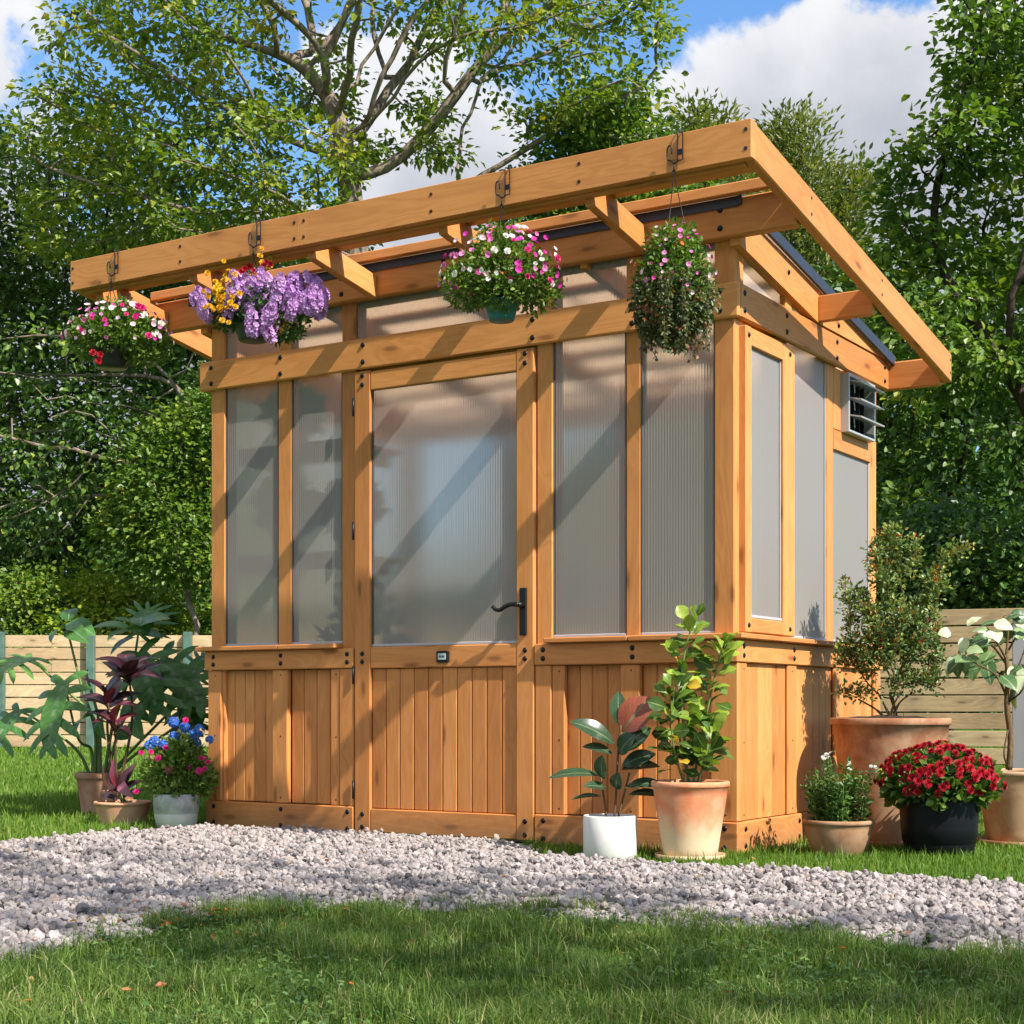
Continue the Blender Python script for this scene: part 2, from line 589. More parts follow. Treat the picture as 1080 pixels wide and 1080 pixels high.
def leaf_mat(name, stops, trans=0.35, rough=0.42, vein=None, under=None, spec=0.4):
    """stops: colours picked per leaf by its 'rnd' value; vein: midrib colour along u = 0.5"""
    m, k, out = new_mat(name)
    r = attr_rnd(k)
    col = k.ramp(r, stops)
    uv = k.n('ShaderNodeUVMap').outputs[0]
    if vein is not None:
        sp = k.n('ShaderNodeSeparateXYZ'); k.put(sp.inputs[0], uv)
        d = k.m('ABSOLUTE', k.m('SUBTRACT', sp.outputs[0], 0.5))
        mid = k.m('SUBTRACT', 1.0, k.sstep(d, 0.012, 0.05))
        # side veins running out at an angle
        ph = k.m('FRACT', k.m('MULTIPLY', k.m('SUBTRACT', sp.outputs[1], k.m('MULTIPLY', d, 0.7)), 9.0))
        sv = k.m('SUBTRACT', 1.0, k.sstep(k.m('ABSOLUTE', k.m('SUBTRACT', ph, 0.5)), 0.02, 0.16))
        f = k.m('MAXIMUM', k.m('MULTIPLY', mid, 0.85), k.m('MULTIPLY', sv, 0.28))
        col = k.mix(f, col, c4(vein))
    if under is not None:
        g = k.n('ShaderNodeNewGeometry')
        col = k.mix(g.outputs['Backfacing'], col, c4(under))
    t = k.n('ShaderNodeTexCoord')
    n1 = k.noise(t.outputs['Object'], 30.0, 3.0)
    col = k.mix(1.0, col, k.ramp(n1, [(0.3, 0.8), (0.7, 1.15)]), 'MULTIPLY')
    p = k.n('ShaderNodeBsdfPrincipled')
    k.put(p.inputs['Base Color'], col)
    p.inputs['Roughness'].default_value = rough
    p.inputs['Specular IOR Level'].default_value = spec
    tr = k.n('ShaderNodeBsdfTranslucent')
    k.put(tr.inputs[0], k.mix(1.0, col, (1.25, 1.35, 0.55, 1), 'MULTIPLY'))
    mx = k.n('ShaderNodeMixShader'); mx.inputs[0].default_value = trans
    k.put(mx.inputs[1], p.outputs[0]); k.put(mx.inputs[2], tr.outputs[0])
    k.put(out.inputs[0], mx.outputs[0])
    return m


def bark_mat(name, a, b):
    m, k, out = new_mat(name)
    t = k.n('ShaderNodeTexCoord')
    mp = k.n('ShaderNodeMapping'); mp.inputs['Scale'].default_value = (6, 6, 1.6)
    k.put(mp.inputs[0], t.outputs['Object'])
    n1 = k.noise(mp.outputs[0], 3.0, 7.0, 0.65, 0.5)
    n2 = k.noise(t.outputs['Object'], 1.3, 3.0)
    g = k.m('ADD', k.m('MULTIPLY', n1, 0.75), k.m('MULTIPLY', n2, 0.3))
    principled(k, out, k.ramp(g, [(0.35, a), (0.7, b)]), 0.9, 0, 0.2, n1, 0.8, 0.03)
    return m


M['bark'] = bark_mat('bark', (0.075, 0.052, 0.038), (0.36, 0.285, 0.22))
M['bark_dark'] = bark_mat('bark_dark', (0.02, 0.014, 0.011), (0.085, 0.06, 0.045))
M['stem'] = bark_mat('woody_stem', (0.07, 0.04, 0.02), (0.20, 0.13, 0.07))
M['green_stem'] = simple('green_stem', (0.13, 0.19, 0.05), 0.5, 0, 0.3, 20)

# ------------------------------------------------------------------ the setting: ground, gravel bed
def soil_lawn_mat():
    m, k, out = new_mat('lawn_ground')
    t = k.n('ShaderNodeTexCoord')
    n1 = k.noise(t.outputs['Object'], 1.3, 6.0, 0.6)
    n2 = k.noise(t.outputs['Object'], 55.0, 6.0, 0.7)
    g = k.m('ADD', k.m('MULTIPLY', n1, 0.5), k.m('MULTIPLY', n2, 0.5))
    col = k.ramp(g, [(0.3, (0.035, 0.060, 0.014)), (0.5, (0.085, 0.155, 0.028)), (0.72, (0.15, 0.23, 0.05))])
    principled(k, out, col, 0.95, 0, 0.1, n2, 0.9, 0.03)
    return m


def gravel_bed_mat():
    m, k, out = new_mat('gravel_bed')
    t = k.n('ShaderNodeTexCoord')
    vo = k.n('ShaderNodeTexVoronoi'); k.put(vo.inputs['Vector'], t.outputs['Object']); vo.inputs['Scale'].default_value = 42
    sc = k.n('ShaderNodeSeparateColor'); k.put(sc.inputs[0], vo.outputs['Color'])
    col = k.ramp(sc.outputs[0], [(0.0, (0.12, 0.105, 0.10)), (1.0, (0.30, 0.27, 0.26))])
    principled(k, out, col, 0.9, 0, 0.2, k.m('SUBTRACT', 1.0, vo.outputs['Distance']), 1.0, 0.02)
    return m


G = 220.0
# big sheet, finer near the camera so the bump reads
lw = np_mesh('ground', [(-G, -G, 0), (G, -G, 0), (G, G, 0), (-G, G, 0)], np.array([[0, 1, 2, 3]]), [soil_lawn_mat()])
tag(lw, 'green lawn spreading round the greenhouse', 'lawn', kind='structure')

back_px = [(-420, 925), (-200, 905), (0, 889), (100, 880), (215, 872), (330, 876), (470, 884), (548, 889), (566, 902), (640, 906), (700, 912), (780, 915), (860, 919), (960, 925), (1080, 934), (1250, 945), (1450, 957)]
front_px = [(1450, 1046), (1250, 1024), (1080, 1006), (960, 993), (860, 982), (760, 976), (700, 972), (620, 966), (540, 961), (450, 955), (370, 950), (300, 955), (240, 962), (190, 968), (150, 980), (80, 994), (0, 1008), (-200, 1035), (-420, 1070)]
poly = np.array([gnd(x, y, 0.015)[:2] for x, y in back_px + front_px])


def inside(P, poly):
    x, y = P[:, 0], P[:, 1]
    c = np.zeros(len(P), bool)
    n = len(poly)
    for i in range(n):
        x1, y1 = poly[i]; x2, y2 = poly[(i + 1) % n]
        hit = ((y1 > y) != (y2 > y))
        xx = (x2 - x1) * (y - y1) / (y2 - y1 + 1e-12) + x1
        c ^= hit & (x < xx)
    return c


def dist_edge(P, poly):
    d = np.full(len(P), 1e9)
    n = len(poly)
    for i in range(n):
        a = poly[i]; b = poly[(i + 1) % n]
        ab = b - a
        t = np.clip(((P - a) @ ab) / (ab @ ab + 1e-12), 0, 1)
        d = np.minimum(d, np.linalg.norm(P - (a + t[:, None] * ab), axis=1))
    return d


me = bpy.data.meshes.new('gravel_path')
me.from_pydata([(p[0], p[1], 0.005) for p in poly], [], [tuple(range(len(poly)))])
gp = link_mesh('gravel_path', me, [gravel_bed_mat()])
tag(gp, 'pale grey gravel path curving past the greenhouse door', 'path', kind='structure')

# ------------------------------------------------------------------ greenhouse
SL = -0.17                     # roof falls to the rear
GH = thing('greenhouse', (-1.36, 0.81, 0), 'cedar stained timber greenhouse with clear ribbed panes and pergola eaves', 'greenhouse')
WB = [M['wood'], M['bolt'], M['nail']]
XL = -2.74                     # left end of the proud boards
RB = 1.64                      # rear


def bolts2(mb, x, z, dz, y, n=(0, -1, 0), r=0.0088):
    for s in (-1, 1):
        mb.dome((x, y, z + s * dz / 2), n, r)


def nailf(mb, x, y, z, n=(0, -1, 0), r=0.0032):
    mb.dome((x, y, z), n, r, 2, 0.2)


# concrete/paved floor inside
f = MB().plainbox(-2.70, -0.03, 0.03, RB - 0.02, 0.004, 0.05)
f.build('floor_slab', [M['floor']], GH)

# corner posts and wall posts
def post(x0, x1, y0, y1, z0, z1):
    MB().board(x0, x1, y0, y1, z0, z1, ax=2, bev=0.005).build('post', WB, GH)


FY = 0.02
post(-2.722, -2.634, FY, FY + .088, 0.02, 2.375)
post(-0.108, -0.022, FY, FY + .086, 0.02, 2.375)
post(-1.937, -1.857, FY, FY + .088, 0.02, 2.372)
post(-0.913, -0.836, FY, FY + .088, 0.02, 2.372)
post(-2.312, -2.230, FY + .004, FY + .06, 0.835, 2.368)
post(-0.497, -0.430, FY + .004, FY + .06, 0.835, 2.368)
post(-0.110, -0.022, 1.535, 1.622, 0.02, 2.13)
post(-2.722, -2.634, 1.535, 1.622, 0.02, 2.13)
post(-0.100, -0.021, 0.42, 0.50, 0.835, 2.10)
post(-0.100, -0.021, 0.985, 1.065, 0.835, 2.10)
for yy in (0.5, 1.03):
    post(-2.72, -2.66, yy, yy + .06, 0.835, 2.19)
for xx in (-2.1, -1.38, -0.7):
    post(xx, xx + .07, 1.56, 1.62, 0.835, 2.13)

# base boards (proud), belt rails, girts
def beam(name, *boards, bl=(), **kw):
    mb = MB()
    for b in boards: mb.board(*b[:6], **(b[6] if len(b) > 6 else {}))
    for q in bl: q(mb)
    return mb.build(name, WB, GH)


PX = (-2.688, -2.275, -1.890)
PX2 = (-0.870, -0.455, -0.055)
beam('base_board', (XL, -1.858, 0, 0.022, 0.0, 0.124),
     bl=[lambda m: [bolts2(m, x, 0.062, 0.075, 0.0) for x in PX]])
beam('base_board', (-0.913, -0.0, 0, 0.022, 0.0, 0.124),
     bl=[lambda m: [bolts2(m, x, 0.062, 0.075, 0.0) for x in PX2]])
beam('base_board', (-0.022, 0.0, 0.0235, 1.645, 0.0, 0.124),
     bl=[lambda m: [bolts2(m, 0, 0.062, 0.075, 0, (1, 0, 0)) for _ in ()] + [[m.dome((0.0, y, z), (1, 0, 0), .0088) for z in (.03, .095)] for y in (0.075, 0.62, 1.08)]])
beam('belt_rail', (XL - .006, -1.858, -0.002, 0.021, 0.740, 0.8285),
     bl=[lambda m: [bolts2(m, x, 0.785, 0.036, -0.002) for x in PX]])
beam('belt_rail', (-0.913, 0.001, -0.002, 0.021, 0.740, 0.8285),
     bl=[lambda m: [bolts2(m, x, 0.785, 0.036, -0.002) for x in PX2]])
beam('belt_rail', (-0.021, 0.002, 0.0225, 1.645, 0.740, 0.8285),
     bl=[lambda m: [[m.dome((0.002, y, z), (1, 0, 0), .0088) for z in (.767, .803)] for y in (0.055, 0.56, 1.06)]])
beam('girt_beam', (-2.775, 0.004, -0.004, 0.0195, 2.065, 2.20, dict(bev=.006)),
     bl=[lambda m: [bolts2(m, x, 2.132, 0.075, -0.004, r=.0095) for x in (-2.70, -2.275, -1.80, -0.92, -0.455, -0.075)]])
beam('girt_beam', (-0.0195, 0.005, 0.021, 1.72, 2.065, 2.20, dict(bev=.006)),
     bl=[lambda m: [[m.dome((0.005, y, z), (1, 0, 0), .0095) for z in zz] for y, zz in ((0.055, (2.098, 2.165)), (0.475, (2.098, 2.165)), (1.04, (2.095, 2.165)), (1.66, (2.1, 2.165)))]])
beam('girt_beam', (-2.76, -2.735, 0.02, 1.72, 2.065, 2.20))
# sill boards
beam('sill', (-2.778, -2.2715, -0.032, 0.075, 0.8295, 0.851), (-2.2695, -1.938, -0.0325, 0.075, 0.8295, 0.8515))
beam('sill', (-0.852, -0.4625, -0.032, 0.075, 0.8295, 0.851), (-0.4605, 0.034, -0.0325, 0.030, 0.8295, 0.8515))
beam('sill', (-0.09, 0.033, 0.031, 1.655, 0.8293, 0.8508))
beam('rear_rail', (-2.72, -0.12, 1.60, 1.63, 0.74, 0.85), (-2.72, -0.12, 1.6, 1.63, 2.03, 2.13), (-2.72, -0.12, 1.6, 1.63, 0.0, 0.12))
beam('side_rail', (-2.735, -2.70, 0.12, 1.53, 0.74, 0.85), (-2.735, -2.70, 0.12, 1.53, 0.0, 0.12))

# lower cladding: plank panels with vee joints, and battens over them
def planks_x(x0, x1, n, y, z0, z1, parent_name='plank_panel'):
    mb = MB()
    ws = np.array([random.uniform(.85, 1.15) for _ in range(n)]); ws = ws / ws.sum() * (x1 - x0)
    x = x0
    for wd in ws:
        mb.board(x + .0006, x + wd - .0006, y, y + .014, z0, z1, ax=2, bev=0.004)
        x += wd
    return mb.build(parent_name, WB, GH)


def planks_y(y0, y1, n, x, z0, z1):
    mb = MB()
    y = y0; wd = (y1 - y0) / n
    for _ in range(n):
        mb.board(x - .014, x, y + .0006, y + wd - .0006, z0, z1, ax=2, bev=0.003)
        y += wd
    return mb.build('plank_panel', WB, GH)


planks_x(-2.66, -2.335, 5, 0.040, 0.125, 0.7395)
planks_x(-2.245, -1.94, 4, 0.040, 0.125, 0.7395)
planks_x(-0.78, -0.515, 4, 0.040, 0.125, 0.7395)
planks_x(-0.43, -0.10, 5, 0.040, 0.125, 0.7395)
planks_y(0.095, 0.515, 6, -0.018, 0.125, 0.7395)
planks_y(0.60, 1.03, 6, -0.018, 0.125, 0.7395)
planks_y(1.11, 1.545, 6, -0.018, 0.125, 0.7395)
planks_x(-2.66, -0.1, 26, 1.61, 0.125, 0.7395)
mb = MB()
for k in range(18): mb.board(-2.722, -2.708, 0.11 + k * .079, 0.11 + k * .079 + .078, 0.125, 0.7395, ax=2, bev=.003)
mb.build('plank_panel', WB, GH)


def batten(x0, x1, z0=.1255, z1=.739):
    mb = MB().board(x0, x1, 0.010, 0.038, z0, z1, ax=2)
    for z in (z0 + .025, (z0 + z1) / 2, z1 - .025): nailf(mb, (x0 + x1) / 2 + .005, 0.010, z)
    mb.build('batten', WB, GH)


for a, b in ((-2.733, -2.650), (-2.335, -2.245), (-1.992, -1.940), (-0.834, -0.774), (-0.515, -0.428), (-0.118, -0.004)):
    batten(a, b)
for a, b in ((0.040, 0.098), (0.510, 0.602), (1.030, 1.112), (1.545, 1.63)):
    mb = MB().board(-0.017, -0.0045, a, b, 0.1255, 0.739, ax=2)
    for z in (.15, .43, .715): mb.dome((-0.0045, (a + b) / 2, z), (1, 0, 0), .0032, 2, .2)
    mb.build('batten', WB, GH)
# plain facing strips where battens meet the door posts
mb = MB().board(-1.9385, -1.858, 0.006, 0.0195, 0.1255, 0.739, ax=2); mb.build('post_facing', WB, GH)
mb = MB().board(-0.913, -0.836, 0.006, 0.0195, 0.1255, 0.739, ax=2); mb.build('post_facing', WB, GH)

# glazing sheets: slabs with their own uv (u across in metres)
def pane_x(x0, x1, z0, z1, y, parent=GH, th=0.008, gasket=True):
    V = [(x0, y, z0), (x1, y, z0), (x1, y, z1), (x0, y, z1), (x0, y + th, z0), (x1, y + th, z0), (x1, y + th, z1), (x0, y + th, z1)]
    uv = [(p[0], p[2]) for p in V]
    F = [(0, 1, 2, 3), (5, 4, 7, 6), (4, 0, 3, 7), (1, 5, 6, 2), (3, 2, 6, 7), (4, 5, 1, 0)]
    g = MB(); g.add(V, F[:1], uv); g.add(V, F[1:], uv, 1)
    o = g.build('glazing_panel', [M['glaze'], M['glaze_back']], parent)
    if gasket:
        mb = MB()
        mb.plainbox(x0 + .001, x1 - .001, y - .007, y - .0005, z0, z0 + .012, mi=0)
        mb.plainbox(x0 + .0005, x0 + .006, y - .0065, y - .0006, z0 + .013, z1 - .001, mi=1)
        mb.plainbox(x1 - .006, x1 - .0005, y - .0065, y - .0006, z0 + .013, z1 - .001, mi=1)
        mb.build('edge_strip', [M['strip'], M['rubber']], o)
    return o


def pane_y(y0, y1, z0, z1, x, parent=GH, th=0.008, ztop2=None):
    zt2 = z1 if ztop2 is None else ztop2
    V = [(x, y0, z0), (x, y1, z0), (x, y1, zt2), (x, y0, z1), (x - th, y0, z0), (x - th, y1, z0), (x - th, y1, zt2), (x - th, y0, z1)]
    uv = [(p[1], p[2]) for p in V]
    F = [(0, 1, 2, 3), (5, 4, 7, 6), (4, 0, 3, 7), (1, 5, 6, 2), (3, 2, 6, 7), (4, 5, 1, 0)]
    g = MB(); g.add(V, F[:1], uv); g.add(V, F[1:], uv, 1)
    o = g.build('glazing_panel', [M['glaze'], M['glaze_back']], parent)
    if ztop2 is None:
        mb = MB()
        mb.plainbox(x + .0005, x + .010, y0 + .001, y1 - .001, z0, z0 + .012, mi=0)
        mb.plainbox(x + .0006, x + .006, y1 - .012, y1 - .007, z0 + .013, z1 - .001, mi=0)
        mb.build('edge_strip', [M['strip'], M['rubber']], o)
    return o


PYF = 0.0315
for a, b in ((-2.634, -2.312), (-2.230, -1.937), (-0.836, -0.497), (-0.430, -0.108)):
    pane_x(a, b, 0.852, 2.095, PYF)
for a, b in ((-2.634, -2.312), (-2.230, -1.937), (-1.857, -0.913), (-0.836, -0.497), (-0.430, -0.108)):
    pane_x(a, b, 2.165, 2.42, PYF, gasket=False)
# side wall panes
pane_y(0.555, 0.985, 0.852, 2.10, -0.030)
pane_y(1.065, 1.535, 0.852, 1.700, -0.030)
pane_y(0.106, 0.505, 2.165, 2.35, -0.034, ztop2=2.35 + SL * .4)
pane_y(0.570, 0.88, 2.165, 2.27, -0.034, ztop2=2.22)
mb = MB().board(-0.045, -0.012, 0.505, 0.57, 2.19, 2.262, ax=2); mb.build('gable_stud', WB, GH)
# far walls
for a, b in ((0.11, .5), (.56, 1.03), (1.09, 1.535)):
    pane_y(a, b, 0.852, 2.066, -2.69)
for a, b in ((-2.634, -2.1), (-2.03, -1.38), (-1.31, -.7), (-.63, -.11)):
    pane_x(a, b, 0.852, 2.03, 1.585, gasket=False)

# opening side window, slightly proud
mb = MB()
mb.board(-0.030, 0.008, 0.062, 0.116, 0.856, 2.045, ax=2)
mb.board(-0.030, 0.008, 0.436, 0.553, 0.856, 2.045, ax=2)
mb.board(-0.030, 0.007, 0.1165, 0.4355, 1.972, 2.044, ax=1)
mb.board(-0.055, -0.031, 0.055, 0.56, 1.99, 2.12, ax=1)
mb.board(-0.030, 0.007, 0.1165, 0.4355, 0.857, 0.914, ax=1)
for y, z in ((0.088, 2.010), (0.088, 0.885), (0.500, 2.010), (0.500, 0.885)): mb.dome((0.008, y, z), (1, 0, 0), .0088)
wf = mb.build('side_window', WB, GH)
pane_y(0.1165, 0.4355, 0.915, 1.971, -0.008, parent=wf)
# rails round the vent
mb = MB()
mb.board(-0.040, -0.018, 1.066, 1.150, 1.79, 2.064, ax=2)
mb.board(-0.040, -0.018, 1.500, 1.534, 1.79, 2.064, ax=2)
mb.board(-0.040, -0.017, 1.066, 1.534, 1.70, 1.789, ax=1)
mb.build('vent_surround', WB, GH)
vent = MB()
for (a, b, z0, z1) in ((1.150, 1.160, 1.788, 2.05), (1.480, 1.490, 1.788, 2.05), (1.1605, 1.4795, 2.036, 2.05), (1.1605, 1.4795, 1.788, 1.800)):
    vent.plainbox(-0.045, 0.020, a, b, z0, z1, mi=0)
vent.plainbox(-0.044, -0.036, 1.1665, 1.4735, 1.804, 2.029, mi=1)  # near-black sheet stands in for the dark inside of the vent
for k in range(5): vent.plainbox(-.035, -.01, 1.18 + k * .06, 1.184 + k * .06, 1.806, 2.027, mi=1)
vo_ = vent.build('louvre_vent', [M['white_metal'], M['dark_void']], GH)
for k, z in enumerate((2.022, 1.945, 1.868)):
    mb = MB()
    V = []
    a0 = np.array([0.002, z]); a1 = np.array([0.070, z - 0.015])
    nx = np.array([0.026, 0.115]); nx = nx / np.linalg.norm(nx) * 0.003
    for y in (1.168, 1.472):
        for p in (a0 - nx, a1 - nx, a1 + nx, a0 + nx): V.append((p[0], y, p[1]))
    F = [(0, 1, 2, 3), (7, 6, 5, 4), (0, 4, 5, 1), (1, 5, 6, 2), (2, 6, 7, 3), (3, 7, 4, 0)]
    mb.add(V, F)
    mb.tube([(0.03, 1.18, z - .004), (0.035, 1.18, z - 0.06)], 0.002, 5)
    mb.build('louvre_blade', [M['white_metal']], vo_)

MB().board(-1.856, -0.914, 0.042, 0.075, 2.02, 2.16, ax=0).build('door_head', WB, GH)
# door
door = MB()
DY = 0.002
door.board(-1.851, -1.764, DY, DY + .036, 0.012, 2.056, ax=2)
door.board(-1.003, -0.9175, DY, DY + .036, 0.012, 2.056, ax=2)
door.board(-1.7635, -1.0035, DY + .001, DY + .035, 1.968, 2.050, ax=0)
door.board(-1.7635, -1.0035, DY + .001, DY + .035, 0.738, 0.832, ax=0)
door.board(-1.7635, -1.0035, DY + .001, DY + .035, 0.014, 0.118, ax=0)
for x in (-1.808, -0.960):
    for z in (1.995, 2.035, 0.768, 0.803, 0.036, 0.092): door.dome((x, DY, z), (0, -1, 0), .0088)
dr = door.build('door', WB, GH)
mb = MB()
n = 10; x = -1.763; wd = (0.763 - .006) / n
for k in range(n):
    mb.board(x + .001, x + wd - .001, DY + .014, DY + .028, 0.119, 0.737, ax=2, bev=.005); x += wd
mb.build('door_panel', WB, dr)
pane_x(-1.763, -1.004, 0.833, 1.967, DY + .018, parent=dr)
# lever handle on a long plate
hd = MB()
hx = -0.965
hd.plainbox(hx - .017, hx + .017, DY - .010, DY - .0005, 0.865, 1.062, bev=.004)
hd.tube([(hx, DY - .008, .99), (hx, DY - .05, .99)], [.013, .010], 10)
hd.tube(spline([(hx + .004, DY - .048, .990), (hx - .03, DY - .052, .992), (hx - .06, DY - .053, .982), (hx - .085, DY - .053, .970), (hx - .108, DY - .053, .974), (hx - .118, DY - .053, .985)], 6),
        [.011] * 4 + [.010] * 8 + [.009] * 10 + [.008] * 5 + [.008, .008, .008, .007], 8) if False else None
pts = spline([(hx + .004, DY - .048, .990), (hx - .03, DY - .052, .992), (hx - .06, DY - .053, .982), (hx - .085, DY - .053, .970), (hx - .108, DY - .053, .974), (hx - .118, DY - .053, .985)], 6)
hd.tube(pts, list(np.linspace(.0105, .0075, len(pts))), 9)
hd.dome((hx - .118, DY - .053, .985), (-.6, -.3, .7), .009, 0)
hd.build('door_handle', [M['black']], dr)
for z in (0.20, 0.71, 1.35, 1.90):
    mb = MB()
    mb.tube([(-1.8545, -.003, z - .04), (-1.8545, -.003, z + .04)], .005, 8)
    mb.build('hinge', [M['black']], dr)
th = MB()
th.plainbox(-1.402, -1.338, DY - .012, DY + .0008, 0.758, 0.808, bev=.006)
th.plainbox(-1.390, -1.350, DY - .0145, DY - .0122, 0.770, 0.797, mi=1)
for k in range(4): th.plainbox(-1.384 + k * .008, -1.379 + k * .008, DY - .0155, DY - .0146, 0.779, 0.788, mi=2)
th.build('thermometer', [M['black'], M['lcd'], M['dark_void']], dr)

# header, rafters, fascia, side beams, roof
hb = MB().board(-3.030, 0.251, -0.030, 0.0185, 2.366, 2.512, bev=.006)
for x in (-2.70, -1.90, -1.35, -0.92, -0.43, -0.06): bolts2(hb, x, 2.438, 0.07, -0.030, r=.0095)
hb.build('header_beam', WB, GH)
MB().board(-2.633, -0.109, 0.042, 0.09, 2.355, 2.45, ax=0).build('top_plate', WB, GH)
MB().board(-3.030, 0.251, 1.722, 1.76, 2.068, 2.20, bev=.006).build('rear_header', WB, GH)
z0 = 2.467 - 0.5 * 0.17        # underside of the pergola frame extrapolated to y = 0
fb = MB().board(-3.066, -1.7203, -0.538, -0.50, 2.467, 2.600, bev=.0015, tone=.55).board(-1.7200, 0.292, -0.538, -0.50, 2.467, 2.600, bev=.0015, tone=.62)
for x in (-3.05, -2.385, -1.745, -1.695, -1.056, -0.392, 0.272):
    for z in (2.50, 2.566): nailf(fb, x, -.538, z, r=.006)
fb.build('fascia_beam', WB, GH)
MB().board(-3.025, 0.25, -0.4985, -0.462, 2.456, 2.505, bev=.003).build('fascia_ledger', WB, GH)
for (xa, xb) in ((0.252, 0.292), (-3.066, -3.028)):
    mb = MB().board(xa, xb, -0.499, 1.762, z0 - .003, z0 + 0.130, ax=1, shear=SL, bev=.005)
    if xa > 0:
        for y in (0.02, 0.80, 1.74):
            for dz in (.035, .095): mb.dome((xb, y, z0 + dz + SL * y), (1, 0, 0), .0055, 2, .2)
    mb.build('side_beam', WB, GH)
for x in (-2.965, -2.385, -1.72, -1.056, -0.392):
    MB().board(x - .019, x + .019, -0.461, -0.031, z0 - .030, z0 + .070, ax=1, shear=SL).build('rafter', WB, GH)
MB().board(-3.025, 0.25, -0.375, -0.285, z0 + .0705, z0 + .098, ax=0, shear=SL, bev=.003).build('roof_batten', WB, GH)
MB().board(-3.025, 0.25, -0.075, -0.038, 2.5145, 2.555, bev=.003).build('roof_batten', WB, GH)
# gable rafters and lookouts
for (xa, xb, sgn) in ((-0.030, 0.012, 1), (-2.765, -2.725, -1)):
    mb = MB()
    # prism: underside follows the slope then rests on the girt
    yb = 0.79
    prof = [(-0.003, 2.338), (yb, 2.338 + SL * yb), (yb + .02, 2.2005), (1.721, 2.2005), (1.721, 2.2025), (-0.003, 2.470)]
    V = [(xa, y, z) for y, z in prof] + [(xb, y, z) for y, z in prof]
    n = len(prof)
    F = [tuple(range(n))[::-1], tuple(range(n, 2 * n))] + [(i, (i + 1) % n, n + (i + 1) % n, n + i) for i in range(n)]
    mb.add(V, F, [(p[1] + 5, p[2] - SL * p[1] + p[0] + 3) for p in V], 0, .6)
    if sgn > 0:
        for (y, z) in ((.06, 2.40), (.475, 2.34), (1.04, 2.235), (1.04, 2.235), (1.66, 2.21)):
            mb.dome((xb, y, z), (1, 0, 0), .0095)
    mb.build('gable_rafter', WB, GH)
for y in (0.80,):
    MB().board(0.013, 0.251, y, y + .036, 2.205, 2.315, ax=0).build('lookout', WB, GH)
    MB().board(-3.027, -2.766, y, y + .036, 2.205, 2.315, ax=0).build('lookout', WB, GH)
mb = MB().board(-2.80, 0.018, -0.036, 1.735, 2.478, 2.512, ax=1, shear=SL, bev=.002)
mb.build('roof_panel', [M['roof_glaze']], GH)
mb = MB()
mb.board(0.0185, 0.032, -0.040, 1.74, 2.474, 2.522, ax=1, shear=SL, bev=.001)
mb.board(-2.812, -2.8005, -0.040, 1.74, 2.462, 2.520, ax=1, shear=SL, bev=.001)
mb.board(-2.80, 0.018, -0.0375, -0.0310, 2.476, 2.514, ax=0, bev=.0005, shear=0)
mb.board(-2.80, 0.05, -0.03, 1.74, 2.5135, 2.520, ax=0, shear=SL, bev=.001) if False else None
for x in np.arange(-2.7, 0.05, 0.55): mb.board(x, x + .03, -0.03, 1.73, 2.5125, 2.522, ax=1, shear=SL, bev=.001)
mb.build('roof_trim', [M['roof']], GH)
for y in np.arange(0.16, 1.55, 0.23): MB().board(-2.62, -0.12, y, y + .10, 2.448 + SL * y, 2.470 + SL * y, ax=0).build('purlin', WB, GH)
for x in (-2.05, -1.36, -0.68):
    MB().board(x - .019, x + .019, 0.0, 1.58, 2.35, 2.446, ax=1, shear=SL).build('inner_rafter', WB, GH)

# shelves and pots seen dimly through the panes
def shelf(z, label):
    t = thing('wall_shelf', (-2.35, .3, z), label, 'shelf', 'shelves inside the greenhouse')
    mb = MB()
    for k in range(4): mb.board(-2.62, -1.96, .125 + k * .095, .215 + k * .095, z, z + .022, ax=0)
    mb.build('shelf_boards', WB, t)
    MB().board(-2.62, -1.96, .095, .1145, z - .05, z + .03, ax=0).build('front_lip', WB, t)
    for x in (-2.58, -2.05):
        MB().board(x, x + .03, .13, .50, z - .055, z - .001, ax=1).build('bracket', WB, t)


shelf(1.76, 'upper timber shelf across the left front panes inside the greenhouse')
shelf(1.25, 'lower timber shelf across the left front panes inside the greenhouse')

